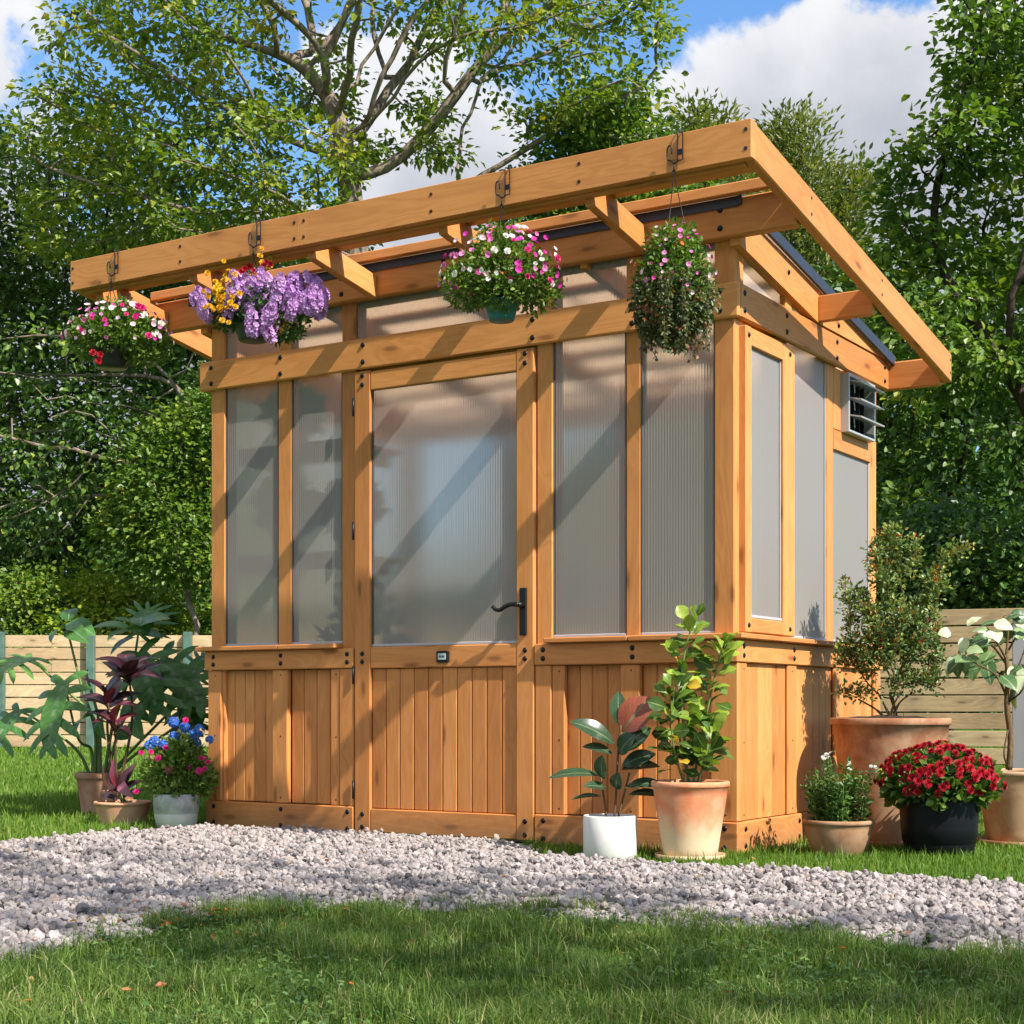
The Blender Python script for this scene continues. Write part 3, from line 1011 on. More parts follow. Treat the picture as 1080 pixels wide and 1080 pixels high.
# ------------------------------------------------------------------ fences
def fence(p0, p1, z_top, n_boards, posts, mat, label, post_mat=None, post_h=None, board_cut=()):
    """boards between two ground points; posts given as distances along it, on the near side"""
    p0 = np.array(p0[:2]); p1 = np.array(p1[:2])
    d = p1 - p0; L = np.linalg.norm(d); d = d / L
    nrm = np.array([d[1], -d[0]])
    if np.dot(nrm, CAM[:2] - p0) < 0: nrm = -nrm
    t = thing('timber_fence', (p0[0], p0[1], 0), label, 'fence', 'timber fences round the lawn')
    mb = MB()
    h = z_top / n_boards
    for k in range(n_boards):
        s = 0.0
        off = 0 if k % 2 else 1.2
        cuts = [0.0] + [c for c in np.arange(off or 2.4, L, 2.4)] + [L]
        for a, b in zip(cuts[:-1], cuts[1:]):
            w = MB().board(a + .002, b - .002, -.011, .011, 0.03 + k * h, 0.03 + (k + 1) * h - .012 - random.uniform(0, .006), ax=0, bev=.003)
            V = [tuple(np.append(p0 + d * p[0] + nrm * p[1], p[2])) for p in w.v]
            base = len(mb.v)
            mb.v.extend(V)
            for f, uv, mi, r in zip(w.f, w.uv, w.mi, w.r): mb.face([base + i for i in f], uv, mi, r)
    o = mb.build('board_panel', [mat], t)
    for s in posts:
        w = MB().board(s - .055, s + .055, .013, .115, 0.0, post_h or z_top + .06, ax=2, bev=.006)
        q = MB()
        V = [tuple(np.append(p0 + d * p[0] + nrm * p[1], p[2])) for p in w.v]
        q.v.extend(V)
        for f, uv, mi, r in zip(w.f, w.uv, w.mi, w.r): q.face(f, uv, mi, r)
        q.build('post', [post_mat or mat], t)
    return t


fa = at(-420, 790, 21.4); fb_ = at(640, 790, 21.4)
Lf = np.linalg.norm((fb_ - fa)[:2])
pp = [((x + 420) / 1060.0) * Lf for x in (-380, -290, -193, -96, 2, 97, 199, 300, 400)]
fence(fa, fb_, 1.50, 9, pp, M['fence'], 'pale timber fence with green posts across the back lawn', M['green_post'], 1.56)
fr0 = at(820, 800, 15.7); fr1 = at(1400, 800, 14.1)
fence(fr0, fr1, 1.47, 9, (6.6,), M['fence_grey'], 'weathered brown timber fence behind the pots right of the greenhouse')

# ------------------------------------------------------------------ trees
def grow(base, attract, trunk_top, step, infl, kill, lean=(0, 0), iters=400, seed=0, first=None):
    """space colonisation: nodes and parents of a branching skeleton that reaches the attraction points"""
    r = np.random.default_rng(seed)
    nodes = [np.array(base, float)]
    par = [-1]
    # trunk
    path = first if first is not None else [np.array(base, float), np.array(trunk_top, float)]
    cur = 0
    for a, b in zip(path[:-1], path[1:]):
        L = np.linalg.norm(np.array(b) - np.array(a)); n = max(1, int(L / step))
        for k in range(1, n + 1):
            p = np.array(a) + (np.array(b) - np.array(a)) * k / n + r.normal(0, .03, 3)
            nodes.append(p); par.append(len(nodes) - 2)
    A = attract.copy()
    N = np.array(nodes)
    d = np.linalg.norm(A[:, None] - N[None], axis=2)
    near = d.argmin(1); dist = d.min(1)
    for it in range(iters):
        act = dist < infl
        if not len(A): break
        if not act.any():
            i = dist.argmin(); act = np.zeros(len(A), bool); act[i] = True
        acc = {}
        dirs = A[act] - N[near[act]]
        dirs /= np.linalg.norm(dirs, axis=1)[:, None] + 1e-9
        un, inv = np.unique(near[act], return_inverse=True)
        sm = np.zeros((len(un), 3)); np.add.at(sm, inv, dirs)
        sm += r.normal(0, .18, sm.shape)
        sm /= np.linalg.norm(sm, axis=1)[:, None] + 1e-9
        newp = N[un] + sm * step
        # skip duplicates
        dn = np.array([np.min(np.linalg.norm(N - p, axis=1)) for p in newp])
        ok = dn > step * 0.35
        if not ok.any():
            # drop the blocked attractors
            keep = ~act
            A = A[keep]; near = near[keep]; dist = dist[keep]
            continue
        newp = newp[ok]; un = un[ok]
        i0 = len(N)
        N = np.vstack([N, newp]); par.extend(list(un))
        d = np.linalg.norm(A[:, None] - newp[None], axis=2)
        dm = d.min(1); im = d.argmin(1) + i0
        upd = dm < dist
        dist = np.where(upd, dm, dist); near = np.where(upd, im, near)
        keep = dist > kill
        A = A[keep]; near = near[keep]; dist = dist[keep]
        if len(N) > 6000: break
    return N, np.array(par)


def skeleton_tubes(N, par, r_tip, expo=2.4, rmax=None, K0=5):
    n = len(N)
    kids = [[] for _ in range(n)]
    for i in range(1, n): kids[par[i]].append(i)
    R = np.zeros(n)
    for i in range(n - 1, -1, -1):
        if not kids[i]: R[i] = r_tip
        else: R[i] = sum(R[c] ** expo for c in kids[i]) ** (1 / expo)
    if rmax: R = np.minimum(R, rmax)
    V, F, rr = [], [], []
    K = K0
    def ring(p, d, rad):
        u = np.cross(d, [0.31, 0.22, 0.92] if abs(d[2]) < .9 else [1, .2, 0]); u /= np.linalg.norm(u) + 1e-9
        s = np.cross(d, u)
        b = len(V)
        for k in range(K):
            a = 2 * math.pi * k / K
            V.append(p + (u * math.cos(a) + s * math.sin(a)) * rad)
        return b
    rings = {}
    for i in range(1, n):
        p = par[i]
        d = N[i] - N[p]; d = d / (np.linalg.norm(d) + 1e-9)
        # the thickest child carries on the parent's ring
        main = max(kids[p], key=lambda c: R[c])
        if i == main and p in rings: a = rings[p]
        else: a = ring(N[p], d, R[i] if p in rings else R[p])
        b = ring(N[i], d, R[i])
        rings[i] = b
        # line up the two rings
        best = min(range(K), key=lambda o: np.sum((np.array(V[a]) - np.array(V[b + o])) ** 2))
        for k in range(K):
            k2 = (k + 1) % K
            F.append((a + k, a + k2, b + (k2 + best) % K, b + (k + best) % K))
    return np.array(V), np.array(F), R, kids


def unit(a):
    return a / (np.linalg.norm(a, axis=-1, keepdims=True) + 1e-9)


def leaf_cloud(P, D, Nn, L, W, fold=0.18):
    """kite shaped leaves: base points P, axis D, normal Nn"""
    n = len(P)
    D = unit(D)
    Sd = unit(np.cross(D, Nn)); Nr = np.cross(Sd, D)
    L = np.asarray(L).reshape(-1, 1) * np.ones((n, 1)); W = np.asarray(W).reshape(-1, 1) * np.ones((n, 1))
    a = P
    t = P + D * L - Nr * L * 0.10
    l = P + D * L * .38 + Sd * W * .5 + Nr * W * fold
    r_ = P + D * L * .38 - Sd * W * .5 + Nr * W * fold
    if n > 30000:
        V = np.stack([a, l, t, r_], 1).reshape(-1, 3)
        b = np.arange(n)[:, None] * 4
        T = np.concatenate([b + np.array([[0, 2, 1]]), b + np.array([[0, 3, 2]])], 1).reshape(-1, 3)
        return V, T
    l2 = P + D * L * .74 + Sd * W * .36 + Nr * (W * fold * .7 - L * .05)
    r2 = P + D * L * .74 - Sd * W * .36 + Nr * (W * fold * .7 - L * .05)
    V = np.stack([a, l, l2, t, r2, r_], 1).reshape(-1, 3)
    b = np.arange(n)[:, None] * 6
    T = np.stack([b[:, 0][:, None] + np.array([[0, 3, 2, 1]]), b[:, 0][:, None] + np.array([[0, 5, 4, 3]])], 1).reshape(-1, 4)
    return V, T


def lobes(spec, n, r, shell=0.35):
    """attraction points in a set of ellipsoids (centre, radii, weight)"""
    wsum = sum(s[2] for s in spec)
    out = []
    for c, rad, wgt in spec:
        k = int(n * wgt / wsum)
        v = unit(r.normal(0, 1, (k, 3)))
        q = r.uniform(shell, 1, (k, 1)) ** (1 / 2.2)
        out.append(np.array(c) + v * q * np.array(rad))
    return np.vstack(out)


def tree(base, spec, label, mat, natt, step, infl, kill, r_tip, leaves_per, L, W, seed, trunk_top=None, first=None, bark='bark', spread=.28,
         tipr=3.0, rmax=None, expo=2.4, group=None, cat='tree', name='tree', droop=.5, updir=.25, K0=5, gap=0.0, shell=.35):
    r = np.random.default_rng(seed)
    A = lobes(spec, natt, r, shell)
    N, par = grow(base, A, trunk_top if trunk_top is not None else np.array(base) + [0, 0, 1], step, infl, kill, seed=seed, first=first)
    V, F, R, kids = skeleton_tubes(N, par, r_tip, expo, rmax, K0)
    t = thing(name, (base[0], base[1], base[2]), label, cat, group or ('bushes beyond the fences' if cat == 'bush' else 'trees round the garden'))
    np_mesh('trunk', V, F, [M[bark]], t, smooth=True)
    ends = np.where(R < r_tip * tipr)[0]
    ends = ends[ends > 3]
    if gap: ends = ends[r.random(len(ends)) > gap]
    # each end carries a spray; sprays have a tone of their own (leaves of one twig match)
    cnt = np.maximum(1, r.poisson(leaves_per, len(ends)))
    idx = np.repeat(ends, cnt)
    n = len(idx)
    tw = N[idx] - N[par[idx]]; tw = unit(tw)
    offs = r.normal(0, 1, (n, 3)) * spread * np.array([1, 1, .62])
    P = N[idx] + tw * r.uniform(-.3, .6, (n, 1)) * step + offs
    D = unit(tw * .6 + unit(offs) * 1.0 + np.array([0, 0, -droop]) + r.normal(0, .35, (n, 3)))
    Nn = unit(np.array([0, 0, 1.0]) * 1.0 + r.normal(0, .55, (n, 3)) + SUN_TO * updir)
    sz = r.uniform(.65, 1.25, n)
    LV, LT = leaf_cloud(P, D, Nn, L * sz, W * sz)
    tone_end = r.normal(0.5, .17, len(N))
    rn = np.clip(tone_end[idx] + r.normal(0, .13, n), 0, 1)
    np_mesh('crown', LV, LT, [mat], t, rnd=np.repeat(rn, 2))
    return t, N, R


LM = {}
LM['big'] = leaf_mat('leaf_yellow_green', [(0.0, (0.056, 0.107, 0.017)), (0.4, (0.141, 0.216, 0.028)), (0.75, (0.271, 0.320, 0.039)), (1.0, (0.422, 0.346, 0.049))], 0.38, .40)
LM['mid'] = leaf_mat('leaf_mid_green', [(0.0, (0.040, 0.086, 0.016)), (0.45, (0.107, 0.188, 0.026)), (0.8, (0.191, 0.278, 0.036)), (1.0, (0.360, 0.358, 0.052))], 0.35, .42)
LM['dark'] = leaf_mat('leaf_dark_green', [(0.0, (0.029, 0.068, 0.018)), (0.5, (0.075, 0.151, 0.029)), (0.85, (0.160, 0.239, 0.035)), (1.0, (0.290, 0.342, 0.052))], 0.28, .38)
LM['olive'] = leaf_mat('leaf_olive', [(0.0, (0.065, 0.101, 0.024)), (0.5, (0.150, 0.182, 0.040)), (1.0, (0.260, 0.257, 0.066))], 0.35, .5)
LM['bright'] = leaf_mat('leaf_bright', [(0.0, (0.121, 0.203, 0.022)), (0.5, (0.254, 0.351, 0.031)), (1.0, (0.486, 0.509, 0.065))], 0.4, .45)
LM['fir'] = leaf_mat('leaf_blue_green', [(0.0, (0.026, 0.067, 0.023)), (0.5, (0.060, 0.136, 0.039)), (1.0, (0.130, 0.221, 0.052))], 0.25, .45)


def q(x, y, d): return at(x, y, d)


def gb(x, d):
    p = at(x, HZ, d); return np.array([p[0], p[1], 0.0])


ELS = [1.0]


def ell(x, y, d, rx, ry, rz=None, wgt=1.0):
    """a crown lobe: centre seen at (x, y) at distance d, radii across, deep and up in metres"""
    k = ELS[0]
    return (at(x, y, d), (rx * k, (rx if rz is None else ry) * k, (ry if rz is None else rz) * k), wgt)


# the large airy tree behind the roof
D1 = 24.0
ELS[0] = 1.37
tree(gb(388, D1), [ell(330, -10, D1, 2.6, 2.0, 2.0, 2.6), ell(180, 60, D1 - .6, 1.7, 1.5, 1.1, 1.8), ell(120, 120, D1, 1.2, 1.2, 0.9, 1.1), ell(250, 190, D1 - 1, 1.5, 1.2, .75, 1.3), ell(110, 235, D1 + .3, 1.1, 1.1, .6, .9),
                   ell(600, 60, D1 - .6, 1.25, 1.2, .8, 1.5), ell(560, -60, D1, 2.0, 1.8, 1.3, 1.7), ell(420, 90, D1 + .8, 1.3, 1.2, .9, .8), ell(660, 120, D1 - .4, .5, .7, .45, .35),
                   ell(420, -220, D1, 3.4, 3, 2.0, 2.0), ell(320, 235, D1 + .5, 1.0, 1.2, .45, .6), ell(480, 185, D1, .5, .8, .5, .3)],
     'large airy spreading tree with pale limbs rising behind the greenhouse roof', LM['big'], 2300, .30, 2.0, .56, .017, 62, .120, .084, 11,
     first=[gb(388, D1), q(392, 420, D1), q(372, 250, D1 - .1), q(366, 190, D1)], spread=.165, rmax=.34, expo=2.2, tipr=1.5, updir=.4, droop=.35, gap=.10)
ELS[0] = 1.0
# dense dark tree at the left edge
D2 = 28.0
ELS[0] = 1.15
tree(gb(60, D2), [ell(60, 260, D2, 2.6, 2.2, 2.2, 2), ell(-60, 380, D2, 2.6, 2.2, 2.6, 2), ell(120, 420, D2, 1.8, 2, 2.0, 2), ell(20, 540, D2, 2.4, 2, 1.3, 1.5), ell(230, 330, D2 + 1, 2.0, 2, 1.6, 1.2), ell(170, 520, D2, 1.2, 1.4, 1.1, 1)],
     'tall dense dark green tree at the left edge of the lawn', LM['dark'], 2600, .42, 2.0, .6, .014, 90, .135, .095, 22, trunk_top=q(60, 600, D2), spread=.26, gap=.12, bark='bark_dark', rmax=.26)
# tree with long level branches reaching out to the left from behind the greenhouse
D3 = 24.5
ELS[0] = 1.2
tree(gb(285, D3), [ell(60, 470, D3 - .3, 1.7, 1.2, .65, 1.2), ell(150, 395, D3 + .4, 1.4, 1.2, .55, 1.1), ell(40, 380, D3, 1.3, 1.1, .6, .9), ell(110, 525, D3, 1.2, 1.0, .4, .8), ell(240, 420, D3 + .8, 1.0, 1.2, 1.0, .7), ell(0, 560, D3, 1.0, 1, .5, .6)],
     'tree with long bare level branches reaching left past the greenhouse corner', LM['dark'], 800, .30, 1.6, .52, .014, 40, .11, .078, 33,
     first=[gb(285, D3), q(262, 560, D3), q(232, 470, D3)], spread=.20, rmax=.19, expo=2.1, tipr=1.5, gap=.32)
# small bright tree over the fence
D4 = 23.3
ELS[0] = 1.1
tree(gb(212, D4), [ell(180, 520, D4, .8, .8, .9, 1.2), ell(200, 570, D4 - .2, .75, .8, .6, 1), ell(150, 560, D4, .55, .6, .5, .6), ell(225, 470, D4, .6, .7, .8, .8)],
     'small bright green tree with a pale forked trunk just over the left fence', LM['mid'], 700, .22, 1.2, .34, .010, 100, .09, .066, 44,
     first=[gb(212, D4), q(206, 660, D4), q(198, 618, D4)], spread=.2, rmax=.17, tipr=1.8)
ELS[0] = 1.0
# bushes behind the left fence
for k, (x, y, d, rx, rz, mt, lab) in enumerate([(95, 640, 24.5, 1.1, .75, 'bright', 'yellow green bush just showing over the left fence'), (20, 650, 24.0, 1.0, .8, 'mid', 'mid green bush at the left end of the pale fence'),
                                               (160, 648, 24.8, .9, .7, 'bright', 'fresh green bush beside the forked trunk over the fence'), (-90, 630, 24.5, 1.3, .9, 'mid', 'broad green bush beyond the far left fence end'), (290, 640, 25, 1.4, 1.0, 'mid', 'green bush behind the fence and the greenhouse')]):
    c = at(x, y, d)
    tree(gb(x, d), [((c[0], c[1], 1.5), (rx, rx, rz + .3), 1), ((c[0] + .5, c[1] + .3, 1.2), (rx * .7, rx, rz), .6)], lab, LM[mt], 520, .24, 1.2, .32, .009, 95, .09, .066, 50 + k, spread=.2, cat='bush', name='bush', tipr=2.0)
# feathery olive trees behind the roof
for k, (x, ytop, d, wd, lab) in enumerate([(745, 120, 29, 1.25, 'feathery olive tree whose top shows over the front beam'), (835, 130, 30, 1.3, 'feathery olive tree standing tallest behind the roof corner'), (885, 180, 31, 1.2, 'feathery olive tree right of the roof corner under the cloud'), (690, 155, 31, 1.0, 'small feathery olive tree behind the hanging baskets'), (790, 150, 33, 1.4, 'feathery olive tree hidden low behind the roof')]):
    top = at(x, ytop, d)
    sp = []
    hh = top[2]
    for j in range(9):
        f = j / 8
        zc = hh * (0.30 + .66 * f); rr = wd * (1.6 - .82 * f)
        sp.append(((top[0] + random.uniform(-.5, .5) * (1 - f), top[1] + random.uniform(-.4, .4), zc), (rr * random.uniform(.6, .9), rr * .7, hh * .06), 1.4 - .8 * f))
    tree(gb(x, d), sp, lab, LM['olive'], 1500, .28, 1.6, .38, .010, 85, .15, .060, 60 + k, trunk_top=(top[0], top[1], hh * .45), spread=.20, droop=-.25, bark='bark_dark', tipr=2.4, rmax=.16, cat='tree', name='tree')
# round dark tree in the gap above the beam
D6 = 24.5
tree(gb(640, D6), [ell(640, 160, D6, 1.0, 1.0, .9, 1), ell(615, 215, D6, 1.0, 1, .7, 1), ell(660, 230, D6, 1.2, 1, .8, 1), ell(560, 260, D6, .8, 1, .6, .6), ell(640, 320, D6, 1.8, 1.5, .9, 1)],
     'rounded deep green tree behind the middle of the front beam', LM['mid'], 1200, .28, 1.5, .40, .011, 95, .115, .078, 71, trunk_top=q(640, 420, D6), spread=.25, tipr=2.0)
# trees on the right
D7 = 16.5
tree(gb(1130, D7), [ell(1060, 60, D7 - .5, .75, .8, .6, 1.1), ell(1120, -40, D7, 1.3, 1.2, 1.0, 1.2), ell(1030, 150, D7 - .3, .75, .9, .42, .8), ell(960, 205, D7, .5, .6, .45, .6), ell(1075, 240, D7 + .3, .9, 1, .7, 1.0), ell(950, 290, D7 + .2, .55, .6, .6, .7), ell(1010, 360, D7, .8, .9, .6, 1.0), ell(1150, 380, D7, 1.2, 1.2, 1.2, 1), ell(1200, 150, D7, 1.5, 1.4, 1.6, 1.2)],
     'tall leafy tree with dark limbs at the right edge of the picture', LM['mid'], 1700, .24, 1.5, .36, .012, 62, .100, .074, 81, first=[gb(1130, D7), q(1122, 560, D7), q(1085, 440, D7)], spread=.135, rmax=.2, expo=2.2, tipr=1.7, bark='bark_dark', gap=.07)
D8 = 21.0
tree(gb(1000, D8), [ell(970, 400, D8, 1.3, 1.3, .9, 1.2), ell(1060, 470, D8, 1.4, 1.3, 1.0, 1.2), ell(960, 540, D8, 1.1, 1.2, .9, 1), ell(1090, 330, D8, 1.2, 1.3, 1.1, 1), ell(930, 330, D8 + .5, .8, 1, .8, .7), ell(1010, 600, D8, 1.6, 1.3, .6, 1)],
     'dark broad tree with crossing branches between the greenhouse and right edge', LM['dark'], 1400, .32, 1.6, .46, .012, 84, .115, .082, 91, trunk_top=q(1000, 560, D8), spread=.21, bark='bark_dark', rmax=.2, gap=.2)
D9 = 27.0
tree(gb(930, D9), [ell(900, 420, D9, 1.6, 1.6, 1.2, 1), ell(945, 350, D9, 1.0, 1.4, 1.0, .6), ell(1040, 470, D9, 1.6, 1.6, 1.0, 1.0), ell(980, 580, D9, 2.2, 1.6, 1.2, 1.4), ell(1130, 540, D9, 2, 1.6, 1.3, 1)],
     'deep green tree filling the gap behind the branches right of the vent', LM['fir'], 1500, .42, 1.9, .6, .014, 72, .145, .096, 95, trunk_top=q(930, 600, D9), spread=.34, bark='bark_dark', gap=.05)
for k, (x, y, d, rx, rz, mt, lab) in enumerate([(1000, 590, 18.6, .9, .55, 'fir', 'dark leafy shrub over the weathered fence beside the potted shrub'), (1075, 600, 17.2, .8, .5, 'dark', 'dark shrub at the right edge over the weathered fence'), (930, 610, 19.5, .8, .6, 'dark', 'dark shrub in the gap beside the greenhouse rear post')]):
    c = at(x, y, d)
    tree(gb(x, d), [((c[0], c[1], c[2]), (rx, rx, rz), 1), ((c[0] + .2, c[1] + .1, c[2] * .6), (rx, rx, .7), .8)], lab, LM[mt], 520, .22, 1.2, .30, .009, 95, .085, .064, 120 + k, spread=.2, cat='bush', name='bush', tipr=2.0, bark='bark_dark')

# far off belt of woodland
r = np.random.default_rng(5)
n = 150000
u = r.uniform(-1, 1, n)
X = u * 34; Dp = 43 + r.normal(0, 2.2, n)
hgt = 6.2 + 1.6 * np.sin(X * .55) + 1.1 * np.sin(X * 1.31 + 1) + .8 * np.sin(X * 2.9 + 2)
Z = hgt * r.uniform(0, 1, n) ** .75
ok = (np.sin(X * 1.9) * np.sin(Z * 1.7 + X) + r.normal(0, .5, n)) > -.9
P = (CAM * [1, 1, 0])[None] + RT[None] * X[:, None] + FW[None] * Dp[:, None] + UP[None] * Z[:, None]
P = P[ok]; n = len(P)
Vv, Tt = leaf_cloud(P, unit(r.normal(0, 1, (n, 3))), unit(r.normal(0, .7, (n, 3)) + [0, -.3, 1]), r.uniform(.22, .42, n), r.uniform(.16, .28, n))
wl = np_mesh('treeline', Vv, Tt, [LM['dark']], rnd=np.repeat(np.clip(r.normal(.45, .2, n), 0, 1), 2))
tag(wl, 'distant belt of dark green woodland beyond the fences', 'woodland', kind='stuff')

# the tree beside the camera whose shade dapples the near lawn and path
sh_c = np.array([0.1, -2.2, 0]) + SUN_TO / SUN_TO[2] * 6.2
tree((sh_c[0] + 1.2, sh_c[1] - .6, 0), [(sh_c, (2.6, .95, 1.5), 2), (sh_c + [-2.2, .25, -.5], (1.5, .75, .9), 1), (sh_c + [1.8, -.4, .7], (2.0, 1.2, 1.2), 1)],
     'leafy garden tree beside the near lawn shading the path', LM['mid'], 460, .30, 1.6, .46, .011, 14, .12, .085, 140, trunk_top=(sh_c[0] + 1.1, sh_c[1] - .4, 3.0), spread=.20, rmax=.16, gap=.34)

# ------------------------------------------------------------------ pots and plants: helpers
def terracotta(name, a, b, pale, amt, zlo=None, zhi=None):
    """fired clay with lime bloom; the bloom may sit low on the pot (zlo..zhi)"""
    m, k, out = new_mat(name)
    t = k.n('ShaderNodeTexCoord')
    n1 = k.noise(t.outputs['Object'], 7.0, 6.0, 0.6, 0.4)
    n2 = k.noise(t.outputs['Object'], 40.0, 5.0, 0.6)
    col = k.ramp(n1, [(0.3, a), (0.7, b)])
    f = k.sstep(k.m('ADD', n1, k.m('MULTIPLY', n2, 0.25)), 0.45, 0.78)
    if zlo is not None:
        sp = k.n('ShaderNodeSeparateXYZ'); k.put(sp.inputs[0], t.outputs['Object'])
        g = k.m('ADD', sp.outputs[2], k.m('MULTIPLY', k.m('SUBTRACT', n1, 0.5), (zhi - zlo) * 1.6))
        mr = k.n('ShaderNodeMapRange'); mr.interpolation_type = 'SMOOTHSTEP'
        k.put(mr.inputs[0], g); mr.inputs[1].default_value = zhi; mr.inputs[2].default_value = zlo
        f = k.m('MAXIMUM', mr.outputs[0], k.m('MULTIPLY', f, 0.35))
    col = k.mix(k.m('MULTIPLY', f, amt), col, c4(pale))
    principled(k, out, col, 0.85, 0, 0.25, n2, 0.25, 0.003)
    return m


def pot_prof(rt, rb, h, rim_h=.03, rim_o=.008, wall=.012, soil=.025, foot=0.0, belly=0.0):
    """lathe profile from the foot up over the rim and down to the soil"""
    n = 8
    pr = [(0.001, 0.0), (rb - .004, 0.0), (rb, 0.004)]
    hz = h - rim_h
    for i in range(1, n + 1):
        f = i / n
        pr.append((rb + (rt - rim_o - rb) * f + belly * math.sin(math.pi * f), .004 + (hz - .004) * f))
    if rim_h > 0:
        pr += [(rt - .002, hz + .002), (rt, hz + .006), (rt, h - .005), (rt - .004, h)]
    pr += [(rt - wall, h), (rt - wall - .002, h - .005), (rt - wall - .004, h - soil)]
    return pr


def potted(name, loc, label, prof, mat, soil_r, soil_z, K=44, dims=None, cat='potted plant', uneven=0.0, group='potted plants round the greenhouse'):
    t = thing(name, loc, label, cat, group)
    mb = MB().lathe(loc, prof, K)
    mb.build('pot', [mat], t)
    # soil: a lumpy mound
    s = MB()
    V, F = [], []
    rr = [0, .3, .6, .85, 1.0]
    Kk = 20
    for i, f in enumerate(rr):
        for k in range(Kk):
            a = 2 * math.pi * k / Kk
            V.append((loc[0] + soil_r * f * math.cos(a), loc[1] + soil_r * f * math.sin(a), loc[2] + soil_z + (1 - f * f) * .08 * soil_r + random.uniform(-.004, .004)))
    for i in range(len(rr) - 1):
        for k in range(Kk):
            F.append((i * Kk + k, i * Kk + (k + 1) % Kk, (i + 1) * Kk + (k + 1) % Kk, (i + 1) * Kk + k))
    s.add(V, F, None, 0, .5, True)
    s.build('soil', [M['soil']], t)
    return t


def W_ovate(t): return math.sin(math.pi * t ** 0.78) ** 0.85
def W_ellip(t): return math.sin(math.pi * t) ** 0.75
def W_lance(t): return math.sin(math.pi * t ** 0.7) ** 1.1
def W_fiddle(t): return (math.sin(math.pi * t ** 1.45) ** 0.8) * (1 - .16 * math.sin(math.pi * min(1, t * 1.9))) + .04 * (1 - t)


def hero_leaf(mb, base, tip, nrm, width, prof=W_ovate, bend=.10, fold=.12, r=None, nseg=9, mi=0, wav=0.0, twist=0.0):
    base = np.array(base, float); tip = np.array(tip, float); nrm = np.array(nrm, float)
    ax = tip - base; L = np.linalg.norm(ax); d = ax / L
    nrm = nrm - d * np.dot(nrm, d); nrm /= np.linalg.norm(nrm) + 1e-9
    r = random.random() if r is None else r
    V, UV, F = [], [], []
    cols = (-1, -.5, 0, .5, 1)
    ph = random.uniform(0, 6)
    for i in range(nseg + 1):
        t = i / nseg
        c = base + ax * t + nrm * bend * L * 4 * t * (1 - t) - nrm * bend * .9 * L * t * t
        tg = ax + nrm * (bend * L * (4 - 8 * t) - 1.8 * bend * L * t)
        tg /= np.linalg.norm(tg)
        a = twist * t
        s = np.cross(tg, nrm); s /= np.linalg.norm(s)
        n2 = np.cross(s, tg)
        s, n2 = s * math.cos(a) + n2 * math.sin(a), n2 * math.cos(a) - s * math.sin(a)
        hw = width * .5 * max(.015, prof(t))
        for c_ in cols:
            lift = abs(c_) ** 1.3 * fold * hw * 2 + (wav * hw * math.sin(ph + t * 16 + c_ * 2) * abs(c_))
            V.append(c + s * hw * c_ + n2 * lift)
            UV.append((.5 + c_ * .5, t))
    m = len(cols)
    for i in range(nseg):
        for k in range(m - 1):
            F.append((i * m + k, i * m + k + 1, (i + 1) * m + k + 1, (i + 1) * m + k))
    mb.add(V, F, UV, mi, r, True)


def monstera_leaf(mb, base, tip, nrm, width, r=None, fingers=6, droop=.06):
    """a heart shaped blade cut into curved fingers"""
    base = np.array(base, float); tip = np.array(tip, float); nrm = np.array(nrm, float)
    ax = tip - base; L = np.linalg.norm(ax); d = ax / L
    nrm = nrm - d * np.dot(nrm, d); nrm /= np.linalg.norm(nrm)
    s = np.cross(d, nrm)
    r = random.random() if r is None else r
    def mid(t): return base + ax * t + nrm * L * (.10 * 4 * t * (1 - t) * .5 - droop * t * t)
    # narrow blade along the rib
    V, UV, F = [], [], []
    n = 12
    for i in range(n + 1):
        t = i / n
        hw = width * (.15 * math.sin(math.pi * min(1, t * .92 + .08)) ** .6 + .02) * (1 if t < .97 else .3)
        for c_ in (-1, 0, 1):
            V.append(mid(t) + s * hw * c_ + nrm * .12 * hw * abs(c_)); UV.append((.5 + .19 * c_, t))
    for i in range(n):
        for k in range(2): F.append((i * 3 + k, i * 3 + k + 1, i * 3 + 4 + k, i * 3 + 3 + k))
    mb.add(V, F, UV, 0, r, True)
    for sd in (-1, 1):
        for j in range(fingers):
            t0 = .02 + .86 * j / (fingers - 1) * .95
            spanw = L * .86 / fingers * .66
            ln = width * .5 * (math.sin(math.pi * (.22 + .70 * (j / (fingers - 1)))) ** .7 * .98 + .04) * random.uniform(.9, 1.08)
            ang = math.radians(-38 + 92 * (j / (fingers - 1)) + random.uniform(-5, 5))     # back lobes to forward lobes
            V, UV, F = [], [], []
            m = 7
            root = mid(t0 + .02)
            for i in range(m + 1):
                f = i / m
                a2 = ang + .38 * f * f
                out = s * sd * math.cos(a2) + d * math.sin(a2)
                side = -s * sd * math.sin(a2) + d * math.cos(a2)
                p = root + (s * sd * math.cos(ang) + d * math.sin(ang)) * ln * f + d * ln * .18 * f * f - nrm * ln * (.30 * f * f) + nrm * ln * .10 * f
                hw = spanw * (1.0 if f < .55 else max(.03, math.cos((f - .55) / .45 * math.pi / 2) ** .7)) * (.92 + .25 * f) * .62
                for c_ in (-1, 0, 1):
                    V.append(p + side * hw * c_ + nrm * (.10 * hw * (1 - abs(c_)))); UV.append((.5 + sd * (.06 + .4 * f), t0 + c_ * .03))
            for i in range(m):
                for k in range(2): F.append((i * 3 + k, i * 3 + k + 1, i * 3 + 4 + k, i * 3 + 3 + k))
            mb.add(V, F, UV, 0, min(1, max(0, r + random.uniform(-.05, .05))), True)


